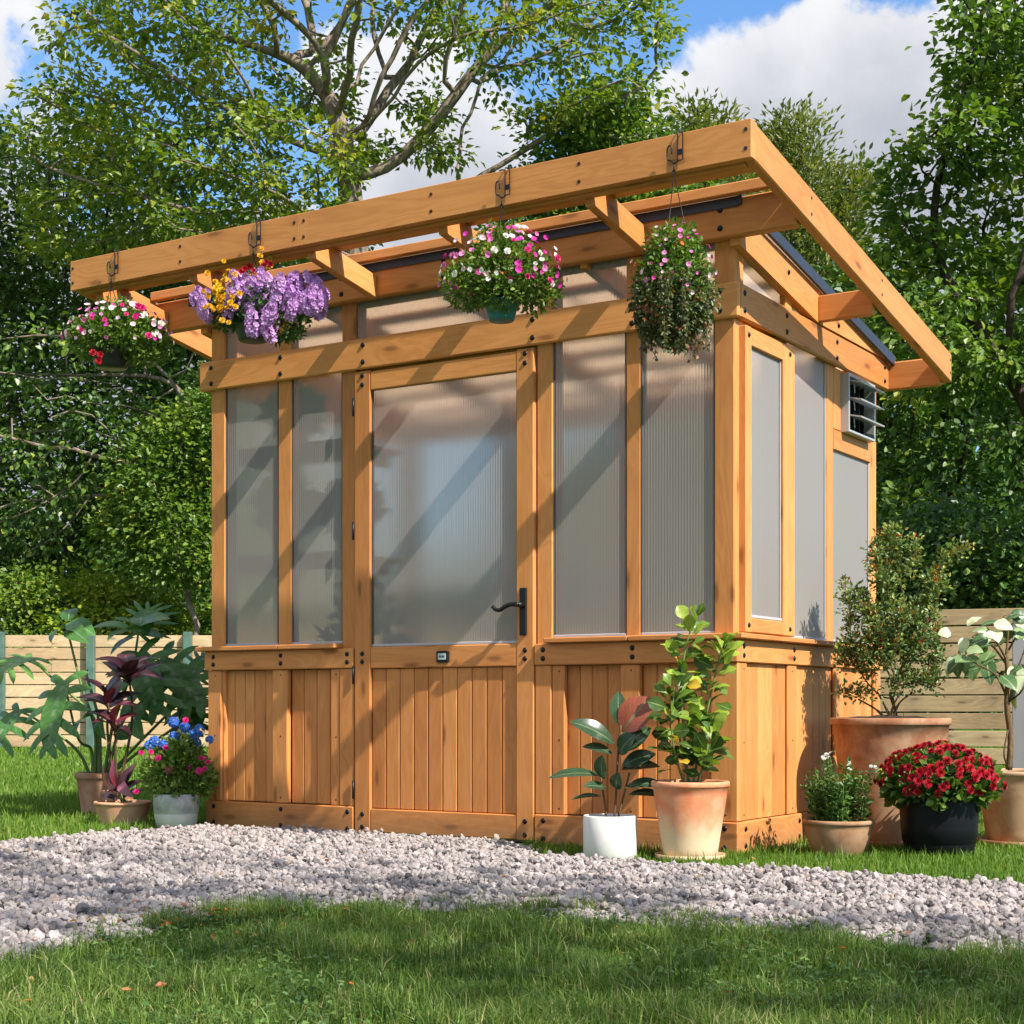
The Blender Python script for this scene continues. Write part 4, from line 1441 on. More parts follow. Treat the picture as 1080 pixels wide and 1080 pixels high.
def bush_leaves(name, parent, lob, n, L, W, mat, seed, out=.7, up=.35, rand=.5, shell=.25, zmin=None, tone=(.5, .2), clump=0):
    r = np.random.default_rng(seed)
    P = lobes(lob, n, r, shell)
    if clump:
        k = r.integers(0, len(P), clump)
        cc = P[k]
        idx = r.integers(0, clump, len(P))
        P = P * .35 + cc[idx] * .65 + r.normal(0, .012, P.shape)
    if zmin is not None: P = P[P[:, 2] > zmin]
    cs = np.array([l[0] for l in lob]); rs = np.array([l[1] for l in lob])
    dd = np.linalg.norm((P[:, None] - cs[None]) / rs[None], axis=2)
    c = cs[dd.argmin(1)]
    o = unit(P - c)
    m = len(P)
    D = unit(o * out + np.array([0, 0, up]) + r.normal(0, rand, (m, 3)))
    Nn = unit(o * .5 + np.array([0, 0, .9]) + r.normal(0, .45, (m, 3)))
    sz = r.uniform(.6, 1.25, m)
    V, T = leaf_cloud(P, D, Nn, L * sz, W * sz)
    # leaves share a tone with their neighbours in small clumps
    g = np.floor(P / (np.array(rs).mean() * .45)).astype(int)
    h = (np.sin(g @ np.array([12.9, 78.2, 37.7])) * 43758.5) % 1.0
    rn = np.clip(tone[0] + (h - .5) * 1.1 * tone[1] * 2 + r.normal(0, tone[1] * .6, m), 0, 1)
    np_mesh(name, V, T, [mat], parent, rnd=np.repeat(rn, 2))
    return P


FL = {}


def petal_mat(name, a, b, trans=.3):
    m, k, out = new_mat(name)
    t = k.n('ShaderNodeObjectInfo')
    uv = k.n('ShaderNodeUVMap').outputs[0]
    sp = k.n('ShaderNodeSeparateXYZ'); k.put(sp.inputs[0], uv)
    col = k.mix(k.m('ADD', k.m('MULTIPLY', t.outputs['Random'], .55), k.m('MULTIPLY', attr_rnd(k), .45)), c4(a), c4(b))
    col = k.mix(k.m('MULTIPLY', k.m('SUBTRACT', 1.0, k.sstep(sp.outputs[1], 0.05, 0.4)), .45), col, c4(tuple(x * .45 for x in a)))
    p = k.n('ShaderNodeBsdfPrincipled'); k.put(p.inputs['Base Color'], col); p.inputs['Roughness'].default_value = .6; p.inputs['Specular IOR Level'].default_value = .25
    tr = k.n('ShaderNodeBsdfTranslucent'); k.put(tr.inputs[0], col)
    mx = k.n('ShaderNodeMixShader'); mx.inputs[0].default_value = trans
    k.put(mx.inputs[1], p.outputs[0]); k.put(mx.inputs[2], tr.outputs[0]); k.put(out.inputs[0], mx.outputs[0])
    return m


PM = {
    'pink': petal_mat('petal_pink', (0.62, 0.10, 0.34), (0.80, 0.30, 0.58)), 'magenta': petal_mat('petal_magenta', (0.52, 0.02, 0.24), (0.70, 0.05, 0.40)),
    'red': petal_mat('petal_red', (0.20, 0.003, 0.009), (0.44, 0.009, 0.020), .12), 'white': petal_mat('petal_white', (0.72, 0.70, 0.62), (0.82, 0.80, 0.78)),
    'lilac': petal_mat('petal_lilac', (0.46, 0.20, 0.56), (0.72, 0.46, 0.78)), 'yellow': petal_mat('petal_yellow', (0.66, 0.30, 0.010), (0.80, 0.52, 0.02)),
    'blue': petal_mat('petal_blue', (0.035, 0.13, 0.55), (0.12, 0.32, 0.74)), 'pale': petal_mat('petal_palepink', (0.70, 0.40, 0.50), (0.82, 0.62, 0.66)),
    'orange': petal_mat('petal_orange', (0.62, 0.12, 0.02), (0.72, 0.24, 0.05)), 'cerise': petal_mat('petal_cerise', (0.60, 0.015, 0.15), (0.75, 0.05, 0.28)),
}


def petal(mb, c, d, nrm, L, W, r, cup=.2):
    c = np.array(c); d = np.array(d); nrm = np.array(nrm)
    s = np.cross(d, nrm)
    V = [c, c + d * L * .45 + s * W * .42 + nrm * L * .02, c + d * L * .85 + s * W * .36 + nrm * L * cup, c + d * L + nrm * L * cup * 1.1, c + d * L * .85 - s * W * .36 + nrm * L * cup, c + d * L * .45 - s * W * .42 + nrm * L * .02]
    mb.add(V, [(0, 1, 2, 3), (0, 3, 4, 5)], [(.5, 0), (.9, .45), (.85, .85), (.5, 1), (.15, .85), (.1, .45)], 0, r, True)


def flower_mesh(kind, seed):
    """a flower head of unit radius opening towards +z"""
    key = (kind, seed)
    if key in FL: return FL[key]
    rr = random.Random(seed)
    mb = MB()
    def ringp(n, L, W, tilt, z, r0=0.0, cup=.15):
        o = rr.uniform(0, 6)
        for k in range(n):
            a = o + 2 * math.pi * k / n + rr.uniform(-.12, .12)
            d = np.array([math.cos(a) * math.cos(tilt), math.sin(a) * math.cos(tilt), math.sin(tilt)])
            nn = np.array([-math.cos(a) * math.sin(tilt), -math.sin(a) * math.sin(tilt), math.cos(tilt)])
            petal(mb, np.array([math.cos(a) * r0, math.sin(a) * r0, z]), d, nn, L * rr.uniform(.88, 1.06), W, rr.random(), cup)
    if kind == 'open':
        ringp(5, 1.0, 1.25, .28, 0, 0, .12)
    elif kind == 'double':
        ringp(7, 1.0, .8, .05, 0, .05); ringp(6, .8, .7, .45, .08, .03); ringp(5, .55, .55, .9, .12)
    elif kind == 'mum':
        ringp(13, 1.0, .42, -.12, 0, .1); ringp(12, .95, .42, .22, .05, .06); ringp(10, .78, .40, .55, .08, .04); ringp(8, .6, .36, .95, .1, .02)
    elif kind in ('head', 'spike'):
        n = 84 if kind == 'head' else 70
        for k in range(n):
            if kind == 'head':
                z = rr.uniform(-.35, 1); a = rr.uniform(0, 6.283)
                o = np.array([math.sqrt(max(0, 1 - z * z)) * math.cos(a), math.sqrt(max(0, 1 - z * z)) * math.sin(a), z])
                p = o * rr.uniform(.72, .95); fr = .31
            else:
                f = rr.random(); a = rr.uniform(0, 6.283)
                rad = .55 * math.sin(math.pi * (.12 + .8 * f)) ** .8
                o = np.array([math.cos(a), math.sin(a), .35]); o /= np.linalg.norm(o)
                p = np.array([rad * math.cos(a), rad * math.sin(a), -1.1 + 2.2 * f]); fr = .24
            t1 = np.cross(o, [.2, .3, .9]); t1 /= np.linalg.norm(t1); t2 = np.cross(o, t1)
            a0 = rr.uniform(0, 6); r = rr.random()
            for j in range(4):
                b = a0 + j * math.pi / 2
                d = t1 * math.cos(b) + t2 * math.sin(b) + o * .25; d /= np.linalg.norm(d)
                nn = o - d * np.dot(o, d); nn /= np.linalg.norm(nn)
                petal(mb, p, d, nn, fr, fr * 1.05, r, .1)
    me_o = mb.build('flower', [], None)
    me = me_o.data
    bpy.data.objects.remove(me_o)
    FL[key] = me
    return me


FM = {}


def flower(parent, p, nrm, rad, kind, colr, roll=None, name='flower'):
    sd = random.randint(0, 2)
    k = (kind, sd, colr)
    if k not in FM:
        me = flower_mesh(kind, sd).copy()
        me.materials.clear(); me.materials.append(PM[colr])
        FM[k] = me
    o = bpy.data.objects.new(name, FM[k])
    C.objects.link(o)
    o.parent = parent
    o.location = tuple(np.array(p) - ORG[parent])
    qd = Vector(tuple(nrm)).to_track_quat('Z', 'Y')
    e = qd.to_matrix().to_4x4() @ __import__('mathutils').Matrix.Rotation(random.uniform(0, 6.28), 4, 'Z')
    o.rotation_euler = e.to_euler()
    o.scale = (rad,) * 3
    return o


def onY(x, y, Y):
    dr = RT * (x - 540) / FPX + FW + UP * (HZ - y) / FPX
    return CAM + dr * ((Y - CAM[1]) / dr[1])


TOV = -FW                                           # roughly towards the viewer


def jit(a): return np.array([random.gauss(0, a), random.gauss(0, a), random.gauss(0, a)])


LM['rubber'] = leaf_mat('rubber_plant_leaf', [(0.0, (0.018, 0.042, 0.024)), (0.6, (0.035, 0.075, 0.035)), (0.8, (0.05, 0.10, 0.04)), (0.9, (0.22, 0.055, 0.03)), (1.0, (0.30, 0.075, 0.045))], 0.10, 0.24, (0.16, 0.20, 0.10), (0.32, 0.095, 0.045), .3)
LM['fiddle'] = leaf_mat('fiddle_leaf', [(0.0, (0.018, 0.050, 0.012)), (0.40, (0.055, 0.115, 0.018)), (0.68, (0.15, 0.25, 0.028)), (0.96, (0.34, 0.44, 0.05)), (1.0, (0.60, 0.36, 0.03))], 0.32, 0.36, (0.32, 0.38, 0.12), None, .35)
LM['monst'] = leaf_mat('monstera_leaf', [(0.0, (0.028, 0.094, 0.025)), (0.5, (0.062, 0.180, 0.038)), (1.0, (0.138, 0.296, 0.041))], 0.22, 0.33, (0.20, 0.30, 0.16), None, .4)
LM['cordy'] = leaf_mat('burgundy_leaf', [(0.0, (0.028, 0.016, 0.018)), (0.4, (0.060, 0.022, 0.030)), (0.7, (0.17, 0.026, 0.045)), (0.9, (0.34, 0.055, 0.085)), (1.0, (0.26, 0.13, 0.18))], 0.2, 0.3, (0.26, 0.06, 0.09), None, .5)
LM['varieg'] = leaf_mat('variegated_leaf', [(0.0, (0.030, 0.085, 0.028)), (0.5, (0.060, 0.145, 0.045)), (0.66, (0.22, 0.32, 0.12)), (0.85, (0.60, 0.66, 0.42)), (1.0, (0.70, 0.72, 0.55))], 0.25, 0.35, (0.40, 0.48, 0.26), None, .45)
LM['herb'] = leaf_mat('herb_leaf', [(0.0, (0.029, 0.075, 0.019)), (0.5, (0.072, 0.156, 0.034)), (1.0, (0.169, 0.263, 0.060))], 0.3, 0.45)
LM['lime'] = leaf_mat('fresh_leaf', [(0.0, (0.06, 0.12, 0.02)), (0.5, (0.13, 0.22, 0.035)), (1.0, (0.27, 0.34, 0.08))], 0.38, 0.45)
LM['trail'] = leaf_mat('grey_green_leaf', [(0.0, (0.037, 0.060, 0.024)), (0.45, (0.094, 0.126, 0.050)), (0.8, (0.188, 0.228, 0.094)), (0.95, (0.300, 0.156, 0.066)), (1.0, (0.325, 0.084, 0.055))], 0.25, 0.42)
LM['shrub'] = leaf_mat('potted_shrub_leaf', [(0.0, (0.047, 0.090, 0.029)), (0.45, (0.133, 0.203, 0.061)), (0.80, (0.296, 0.375, 0.109)), (0.93, (0.406, 0.330, 0.073)), (1.0, (0.655, 0.180, 0.031))], 0.25, 0.4)
LM['shrubred'] = leaf_mat('autumn_tip_leaf', [(0.0, (0.16, 0.17, 0.03)), (0.5, (0.36, 0.16, 0.03)), (1.0, (0.48, 0.09, 0.02))], 0.3, 0.4)

# ------------------------------------------------------------------ right hand pots
# rubber plant in a white cylinder
Dw = 6.02
pw = at(643.5, HZ, Dw); pw[2] = 0.0
M['white_pot'] = simple('white_concrete', (0.66, 0.65, 0.62), 0.7, 0, 0.07, 12)
rub = potted('rubber_plant', pw, 'rubber plant with dark leaves and one red leaf in a white cylinder pot', [(0.001, 0.0), (.098, 0), (.101, .004), (.101, .158), (.099, .162), (.090, .162), (.088, .155), (.087, .14)], M['white_pot'], .088, .140)
def rp(x, y, dd=0.0): return at(x, y, Dw + dd)
mb = MB()
stems = [[rp(648, 862), rp(650, 830, .01), rp(652, 790, .0), rp(655, 765, -.01)], [rp(640, 862, .02), rp(636, 835, .03), rp(632, 812, .02)], [rp(652, 862, .02), rp(658, 838, .02), rp(664, 815, .03)]]
for s_ in stems: mb.tube(spline(s_, 5), .0042, 6)
mb.build('stem', [M['stem']], rub)
mb = MB()
lv = [  # base, tip, normal bias, width, tone
    ((653, 765), (652, 729, .01), (.1, -.7, .5), .050, .62), ((656, 772), (685, 735, -.03), (.0, -.9, .2), .096, .97), ((655, 772), (680, 748, .05), (.2, -.5, .7), .06, .3), ((648, 785), (602, 759, -.03), (.1, -.3, .9), .062, .25),
    ((652, 792), (686, 767, -.03), (.3, -.6, .7), .066, .45), ((653, 795), (668, 775, -.06), (-.4, -.8, .4), .06, .5), ((646, 795), (615, 786, -.02), (.1, -.2, .9), .038, .3), ((656, 808), (691, 794, -.04), (.2, -.5, .8), .052, .2),
    ((637, 822), (634, 797, -.05), (-.5, -.8, .2), .05, .55), ((633, 818), (578, 818, -.01), (.0, -.15, .95), .040, .3), ((640, 832), (616, 828, -.05), (-.2, -.5, .8), .036, .2), ((650, 832), (652, 816, -.07), (.1, -.9, .4), .042, .35),
    ((660, 830), (700, 826, -.02), (.1, -.25, .95), .042, .25), ((663, 838), (702, 838, .0), (.0, -.2, .95), .034, .15), ((634, 840), (602, 842, .02), (0, -.1, 1), .022, .4), ((655, 812), (697, 806, .06), (.1, -.2, .95), .045, .1)]
for b, t, nb, wd, r0 in lv:
    hero_leaf(mb, rp(*b), rp(*t), np.array(nb) + TOV * .6, wd * 1.3, W_ellip, .08, .10, r0)
mb.build('leaf_blades', [LM['rubber']], rub)

# fiddle leaf fig in a tall terracotta pot on a saucer
Df = 5.98
pf = at(728, HZ, Df); pf[2] = 0.0
sau = thing('saucer', pf, 'worn terracotta saucer under the tall tapered pot', 'saucer', 'terracotta saucers')
MB().lathe(pf, [(.001, 0), (.118, 0), (.128, .006), (.131, .022), (.126, .022), (.122, .010), (.001, .009)], 40).build('dish', [terracotta('saucer_clay', (0.50, 0.26, 0.13), (0.60, 0.36, 0.20), (0.62, 0.50, 0.34), .7)], sau)
pf2 = pf + np.array([0, 0, .0105])
fig = potted('fiddle_leaf_fig', pf2, 'bright green bushy fig in a tall lime stained terracotta pot', pot_prof(.146, .100, .282, .022, .006, .014, .02), terracotta('clay_fig', (0.62, 0.175, 0.07), (0.66, 0.24, 0.11), (0.64, 0.51, 0.33), .95, .05, .20), .130, .264)
def fp(x, y, dd=0.0): return at(x, y, Df + dd)
fst = [[fp(726, 828), fp(722, 780), fp(718, 730), fp(722, 690), fp(731, 655)], [fp(731, 828, .03), fp(738, 785, .05), fp(748, 740, .06), fp(757, 700, .05), fp(762, 685, .04)], [fp(722, 828, -.02), fp(712, 795, -.05), fp(708, 760, -.06), fp(712, 725, -.05)], [fp(734, 828, -.02), fp(745, 800, -.06), fp(752, 780, -.07)], [fp(728, 828, .02), fp(716, 770, .07), fp(722, 720, .08)]]
mb = MB()
ml = MB()
for s_ in fst:
    c = spline(s_, 6)
    mb.tube(c, list(np.linspace(.005, .0025, len(c))), 6)
    n = len(c)
    k = 3
    a = random.uniform(0, 6)
    while k < n:
        for _ in range(3 if k % 2 else 2):
            a += 2.39996 + random.uniform(-.3, .3)
            o = np.array([math.cos(a), math.sin(a), random.uniform(-.35, 1.0)])
            if k > n - 3: o[2] += .8
            o = o / np.linalg.norm(o)
            L = random.uniform(.050, .094)
            b0 = c[k] + o * random.uniform(.008, .03)
            t = k / n
            tone = min(.95, max(0, random.gauss(.33 + .30 * t, .26)))
            if random.random() < .05 and k < n - 8: tone = 1.0
            hero_leaf(ml, b0, b0 + o * L, np.array([0, 0, .7]) - o * .3 + jit(.5) + SUN_TO * .25 + TOV * .3, L * random.uniform(.58, .76), W_fiddle, random.uniform(.02, .14), .08, tone, 7, 0, .10)
        k += 1
for (b, t, nb, wd, r0) in [((728, 668), (727, 648, -.03), (.2, -.9, .3), .050, .9), ((733, 670), (737, 655, .02), (.5, -.7, .4), .05, .45), ((716, 690), (703, 675, -.03), (-.1, -.8, .5), .05, .85), ((768, 690), (784, 676, -.02), (.3, -.6, .7), .036, .92), ((764, 700), (772, 690, -.05), (.2, -.8, .4), .05, .88), ((745, 730), (770, 722, -.04), (.1, -.3, .9), .04, .85), ((752, 770), (766, 752, -.04), (.3, -.7, .5), .045, .88), ((715, 800), (696, 790, -.06), (-.2, -.6, .7), .065, .45), ((735, 790), (750, 802, -.08), (.1, -.7, .7), .06, .8)]:
    hero_leaf(ml, fp(*b), fp(*t), nb, wd, W_fiddle, .08, .10, r0, 8, 0, .08)
mb.build('stem', [M['green_stem']], fig)
ml.build('leaf_blades', [LM['fiddle']], fig)

# terracotta bowl of white flowered herbs
Db = 6.14
pb = at(884.5, HZ, Db); pb[2] = 0.0
bowl = potted('herb_bowl', pb, 'low terracotta bowl of upright leafy herbs with small white flowers', pot_prof(.136, .092, .138, .018, .007, .012, .02, 0, .008), terracotta('clay_bowl', (0.24, 0.105, 0.05), (0.32, 0.155, 0.08), (0.42, 0.29, 0.18), .5), .122, .118)
mb = MB()
r = np.random.default_rng(12)
PP, DD, NN_, RR = [], [], [], []
tips = []
for k in range(40):
    a = r.uniform(0, 6.283); q_ = r.uniform(0, 1) ** .5 * .105
    b = pb + np.array([math.cos(a) * q_, math.sin(a) * q_, .12])
    hh = r.uniform(.09, .19) if k > 6 else r.uniform(.19, .26)
    lean = np.array([math.cos(a), math.sin(a), 0]) * r.uniform(.0, .34) * hh
    c = spline([b, b + lean * .3 + [0, 0, hh * .5], b + lean + [0, 0, hh]], 6)
    mb.tube(c, .0016, 4)
    tips.append(c[-1])
    for p in c[2:]:
        for _ in range(7):
            o = unit(r.normal(0, 1, 3) * [1, 1, .5]); PP.append(p + o * .008 + r.normal(0, .006, 3)); DD.append(o + [0, 0, .5]); NN_.append(r.normal(0, .4, 3) + [0, 0, 1]); RR.append(r.uniform(0, 1))
mb.build('stem', [M['green_stem']], bowl)
n = len(PP)
V, T = leaf_cloud(np.array(PP), np.array(DD), unit(np.array(NN_)), r.uniform(.014, .028, n), r.uniform(.008, .014, n))
np_mesh('leaf_sprays', V, T, [LM['herb']], bowl, rnd=np.repeat(RR, 2))
for k in range(7):
    for _ in range(3 if k != 3 else 1):
        flower(bowl, tips[k] + jit(.008) + [0, 0, .004], unit(np.array([0, -.4, .8]) + jit(.4)), r.uniform(.008, .011), 'double', 'white' if k != 3 else 'red')

# black pot of red chrysanthemums
Dk = 6.12
pk = at(990.5, HZ, Dk); pk[2] = 0.0
M['black_pot'] = simple('black_plastic', (0.0045, 0.005, 0.007), 0.5, 0, 0.15, 6, .2)
mum = potted('chrysanthemum', pk, 'dome of red chrysanthemums in a rounded black plastic pot', [(.001, 0), (.120, 0), (.127, .006), (.134, .050), (.1342, .052), (.137, .054), (.143, .11), (.147, .17), (.1475, .215), (.148, .228), (.143, .230), (.138, .226), (.134, .20)], M['black_pot'], .134, .20)
cm = pk + np.array([0, 0, .272])
bush_leaves('foliage', mum, [(cm, (.215, .215, .125), 1), (cm + [0, 0, .02], (.17, .17, .10), .6)], 3000, .040, .030, LM['dark'], 5, zmin=pk[2] + .205, shell=.45, tone=(.6, .25))
nf = 0
r = np.random.default_rng(8)
cand = []
while len(cand) < 118:
    v = unit(r.normal(0, 1, 3))
    if v[2] < -.22 or np.dot(v, TOV) < -.35: continue
    if v[2] < .25 and r.random() < .35: continue
    p = cm + v * np.array([.232, .232, .150]) * r.uniform(.93, 1.03) + np.array([0, 0, .005])
    if all(np.linalg.norm(p - o[0]) > .0195 for o in cand): cand.append((p, v))
for p, v in cand[:100]:
    flower(mum, p, unit(v + jit(.25) + TOV * .15), random.uniform(.0145, .0205), 'mum', 'red')
mb = MB()
for p, v in cand[::3]: mb.tube([cm - [0, 0, .05], (cm + p) / 2, p], .0018, 4)
mb.build('stem', [M['green_stem']], mum)

# large terracotta planter with a fine leaved shrub
Ds = 6.66
ps = at(939, HZ, Ds); ps[2] = 0.0
MB_s = thing('saucer', ps, 'wide terracotta saucer under the big planter', 'saucer', 'terracotta saucers')
clay_big = terracotta('clay_planter', (0.25, 0.10, 0.05), (0.37, 0.165, 0.085), (0.44, 0.29, 0.18), .7)
MB().lathe(ps, [(.001, 0), (.205, 0), (.215, .006), (.220, .026), (.212, .026), (.208, .012), (.001, .011)], 40).build('dish', [clay_big], MB_s)
ps2 = ps + np.array([0, 0, .0125])
shr = potted('potted_shrub', ps2, 'tall fine leaved shrub with orange tips in the biggest terracotta planter', pot_prof(.247, .178, .510, .030, .010, .022, .02), clay_big, .222, .502)
def sp_(x, y, dd=0.0): return at(x, y, Ds + dd)
AT = lobes([((sp_(940, 660)), (.15, .15, .13), 1.3), ((sp_(925, 690)), (.17, .15, .12), 1.2), ((sp_(965, 665)), (.12, .13, .15), 1.0), ((sp_(938, 600)), (.065, .07, .15), .8), ((sp_(905, 645)), (.06, .06, .10), .4), ((sp_(985, 615)), (.07, .06, .045), .35), ((sp_(1000, 585)), (.05, .04, .03), .2), ((sp_(955, 720)), (.16, .13, .05), .5), ((sp_(935, 565)), (.03, .03, .06), .2), ((sp_(905, 730)), (.08, .05, .02), .12), ((sp_(893, 690)), (.05, .05, .08), .3), ((sp_(920, 585)), (.016, .03, .12), .3), ((sp_(948, 572)), (.016, .03, .11), .25), ((sp_(965, 590)), (.014, .02, .10), .2), ((sp_(900, 625)), (.014, .02, .08), .15), ((sp_(1015, 580)), (.05, .03, .015), .15), ((sp_(985, 690)), (.06, .06, .09), .35), ((sp_(890, 620)), (.02, .02, .06), .12)], 620, np.random.default_rng(3), .1)
b0 = ps2 + np.array([0, 0, .49])
N, par = grow(b0, AT, b0 + [0, 0, .06], .022, .20, .030, seed=6)
V, F, R, kids = skeleton_tubes(N, par, .0011, 2.3, .011, 5)
np_mesh('trunk', V, F, [M['stem']], shr, smooth=True)
mb = MB()
for tx, ty in ((905, 735), (962, 735), (925, 730), (950, 728)):
    e = sp_(tx, ty + random.uniform(-8, 4), random.uniform(-.08, .08))
    mb.tube(spline([b0 + jit(.008), (b0 + e) / 2 + jit(.012), e], 6), [.006] * 6 + [.004] * 7, 5)
mb.build('side_stem', [M['stem']], shr)
ends = np.where(R < .0026)[0]
r = np.random.default_rng(77)
idx = np.repeat(ends, 23); n = len(idx)
off = r.normal(0, .0135, (n, 3)) * r.uniform(.6, 1.6, (n, 1))
P = N[idx] + off
D = unit(unit(off) + [0, 0, .5] + r.normal(0, .4, (n, 3)))
V, T = leaf_cloud(P, D, unit(r.normal(0, .5, (n, 3)) + [0, 0, .9]), r.uniform(.013, .024, n), r.uniform(.009, .015, n))
hz_ = np.clip((P[:, 2] - .8) / .5, 0, 1)
np_mesh('leaf_sprays', V, T, [LM['shrub']], shr, rnd=np.repeat(np.clip(r.normal(.36, .2, n) + .18 * hz_ + np.repeat(r.normal(0, .12, len(ends)), 23), 0, .93), 2))
# orange new shoots
idx = r.choice(ends, 210, p=None)
idx = np.repeat(idx, 5); n = len(idx)
off = r.normal(0, .007, (n, 3))
V, T = leaf_cloud(N[idx] + off + [0, 0, .008], unit(off + [0, 0, .012]), unit(r.normal(0, .5, (n, 3)) + [0, 0, 1]), r.uniform(.012, .02, n), r.uniform(.007, .011, n))
np_mesh('young_leaves', V, T, [LM['shrubred']], shr, rnd=np.repeat(r.uniform(0, 1, n), 2))

# planter at the right edge with a variegated tree
Dv = 6.62
pv = at(1079, HZ, Dv); pv[2] = 0.0
svr = thing('saucer', pv, 'terracotta saucer of the planter at the right edge', 'saucer', 'terracotta saucers')
MB().lathe(pv, [(.001, 0), (.175, 0), (.185, .006), (.188, .024), (.180, .024), (.176, .011), (.001, .010)], 36).build('dish', [clay_big], svr)
pv2 = pv + np.array([0, 0, .0115])
var = potted('variegated_tree', pv2, 'slim stemmed small tree with cream and green leaves in a pale terracotta planter', pot_prof(.192, .145, .296, .020, .006, .016, .02), terracotta('clay_right', (0.36, 0.17, 0.085), (0.44, 0.23, 0.125), (0.52, 0.37, 0.23), .6), .172, .276)
def vp(x, y, dd=0.0): return at(x, y, Dv + dd)
mb = MB()
tr = spline([vp(1064, 812), vp(1066, 780), vp(1062, 745), vp(1063, 715), vp(1061, 690)], 6)
mb.tube(tr, list(np.linspace(.014, .009, len(tr))), 8)
mb.tube(spline([vp(1064, 812, .02), vp(1059, 795, -.02), vp(1063, 770, -.01)], 6), .004, 6)
mb.build('trunk', [M['stem']], var)
br = [[(1062, 735), (1050, 712, -.05), (1030, 700, -.1), (1012, 690, -.12)], [(1061, 700), (1045, 680, .05), (1025, 672, .04)], [(1062, 720), (1075, 700, -.03), (1085, 670, -.05)], [(1061, 692), (1063, 665, .0), (1058, 650, 0)], [(1064, 740), (1078, 728, -.05), (1088, 705, -.08)], [(1061, 690), (1075, 668, .1), (1095, 655, .12)], [(1062, 715), (1040, 700, .1), (1030, 680, .15)], [(1061, 695), (1050, 675, -.08), (1040, 660, -.12)]]
mb = MB(); ml = MB()
for B in br:
    c = spline([vp(*p) for p in B], 6)
    mb.tube(c, list(np.linspace(.0055, .002, len(c))), 5)
    n = len(c)
    for k in range(max(2, n // 3), n, 2 if n < 16 else 3):
        a = random.uniform(0, 6.28)
        o = unit(np.array([math.cos(a), math.sin(a), random.uniform(-.55, .35)]))
        L = random.uniform(.062, .098)
        b = c[k]
        mb.tube([b, b + o * .03 + [0, 0, .008]], .0014, 4)
        b = b + o * .03 + np.array([0, 0, .008])
        hero_leaf(ml, b, b + unit(o + np.array([0, 0, -.35])) * L, np.array([0, 0, .8]) + TOV * .6 + jit(.3), L * random.uniform(.68, .85), W_ovate, .08, .06, random.choice([.1, .2, .3, .45, .58, .64, .70, .9, .3]), 8, 0, .08)
for (b, t, nb, wd, r0) in [((1023, 690), (1026, 718, -.03), (.1, -.9, .3), .085, .58), ((1012, 692), (1010, 715, -.02), (-.2, -.8, .3), .06, .25), ((1003, 668), (989, 668, 0), (0, -.8, .5), .055, .85), ((1008, 690), (998, 715, 0), (-.2, -.8, .3), .05, .93), ((1040, 695), (1045, 722, -.06), (.2, -.8, .3), .07, .25), ((1035, 690), (1030, 670, -.05), (0, -.7, .7), .07, .3), ((1043, 668), (1035, 684, -.05), (0, -.9, .3), .05, .92), ((1020, 660), (1035, 650, 0), (0, -.5, .9), .05, .9), ((1018, 672), (1014, 690, -.02), (.3, -.8, .3), .045, .9), ((1035, 660), (1060, 656, 0), (0, -.4, .9), .05, .3), ((1070, 700), (1074, 730, -.08), (.2, -.8, .2), .07, .88), ((1060, 655), (1080, 648, -.02), (0, -.4, .9), .05, .25)]:
    hero_leaf(ml, vp(*b), vp(*t), nb, wd, W_ovate, .08, .07, r0, 8, 0, .08)
mb.build('branch', [M['stem']], var)
ml.build('leaf_blades', [LM['varieg']], var)

# pale metal post behind the edge planter
pm = at(1086, HZ, 7.5); pm[2] = 0
mp_ = thing('metal_post', pm, 'pale blue grey square metal post behind the variegated tree', 'post')
MB().plainbox(pm[0] - .065, pm[0] + .065, pm[1] - .065, pm[1] + .065, 0.006, 0.985, bev=.006).build('shaft', [simple('pale_metal', (0.42, 0.46, 0.52), 0.4, 0.1, .06, 3)], mp_)
MB().plainbox(pm[0] - .075, pm[0] + .075, pm[1] - .075, pm[1] + .075, 0.9855, 1.0, bev=.004).build('cap', [M['white_metal']], mp_)

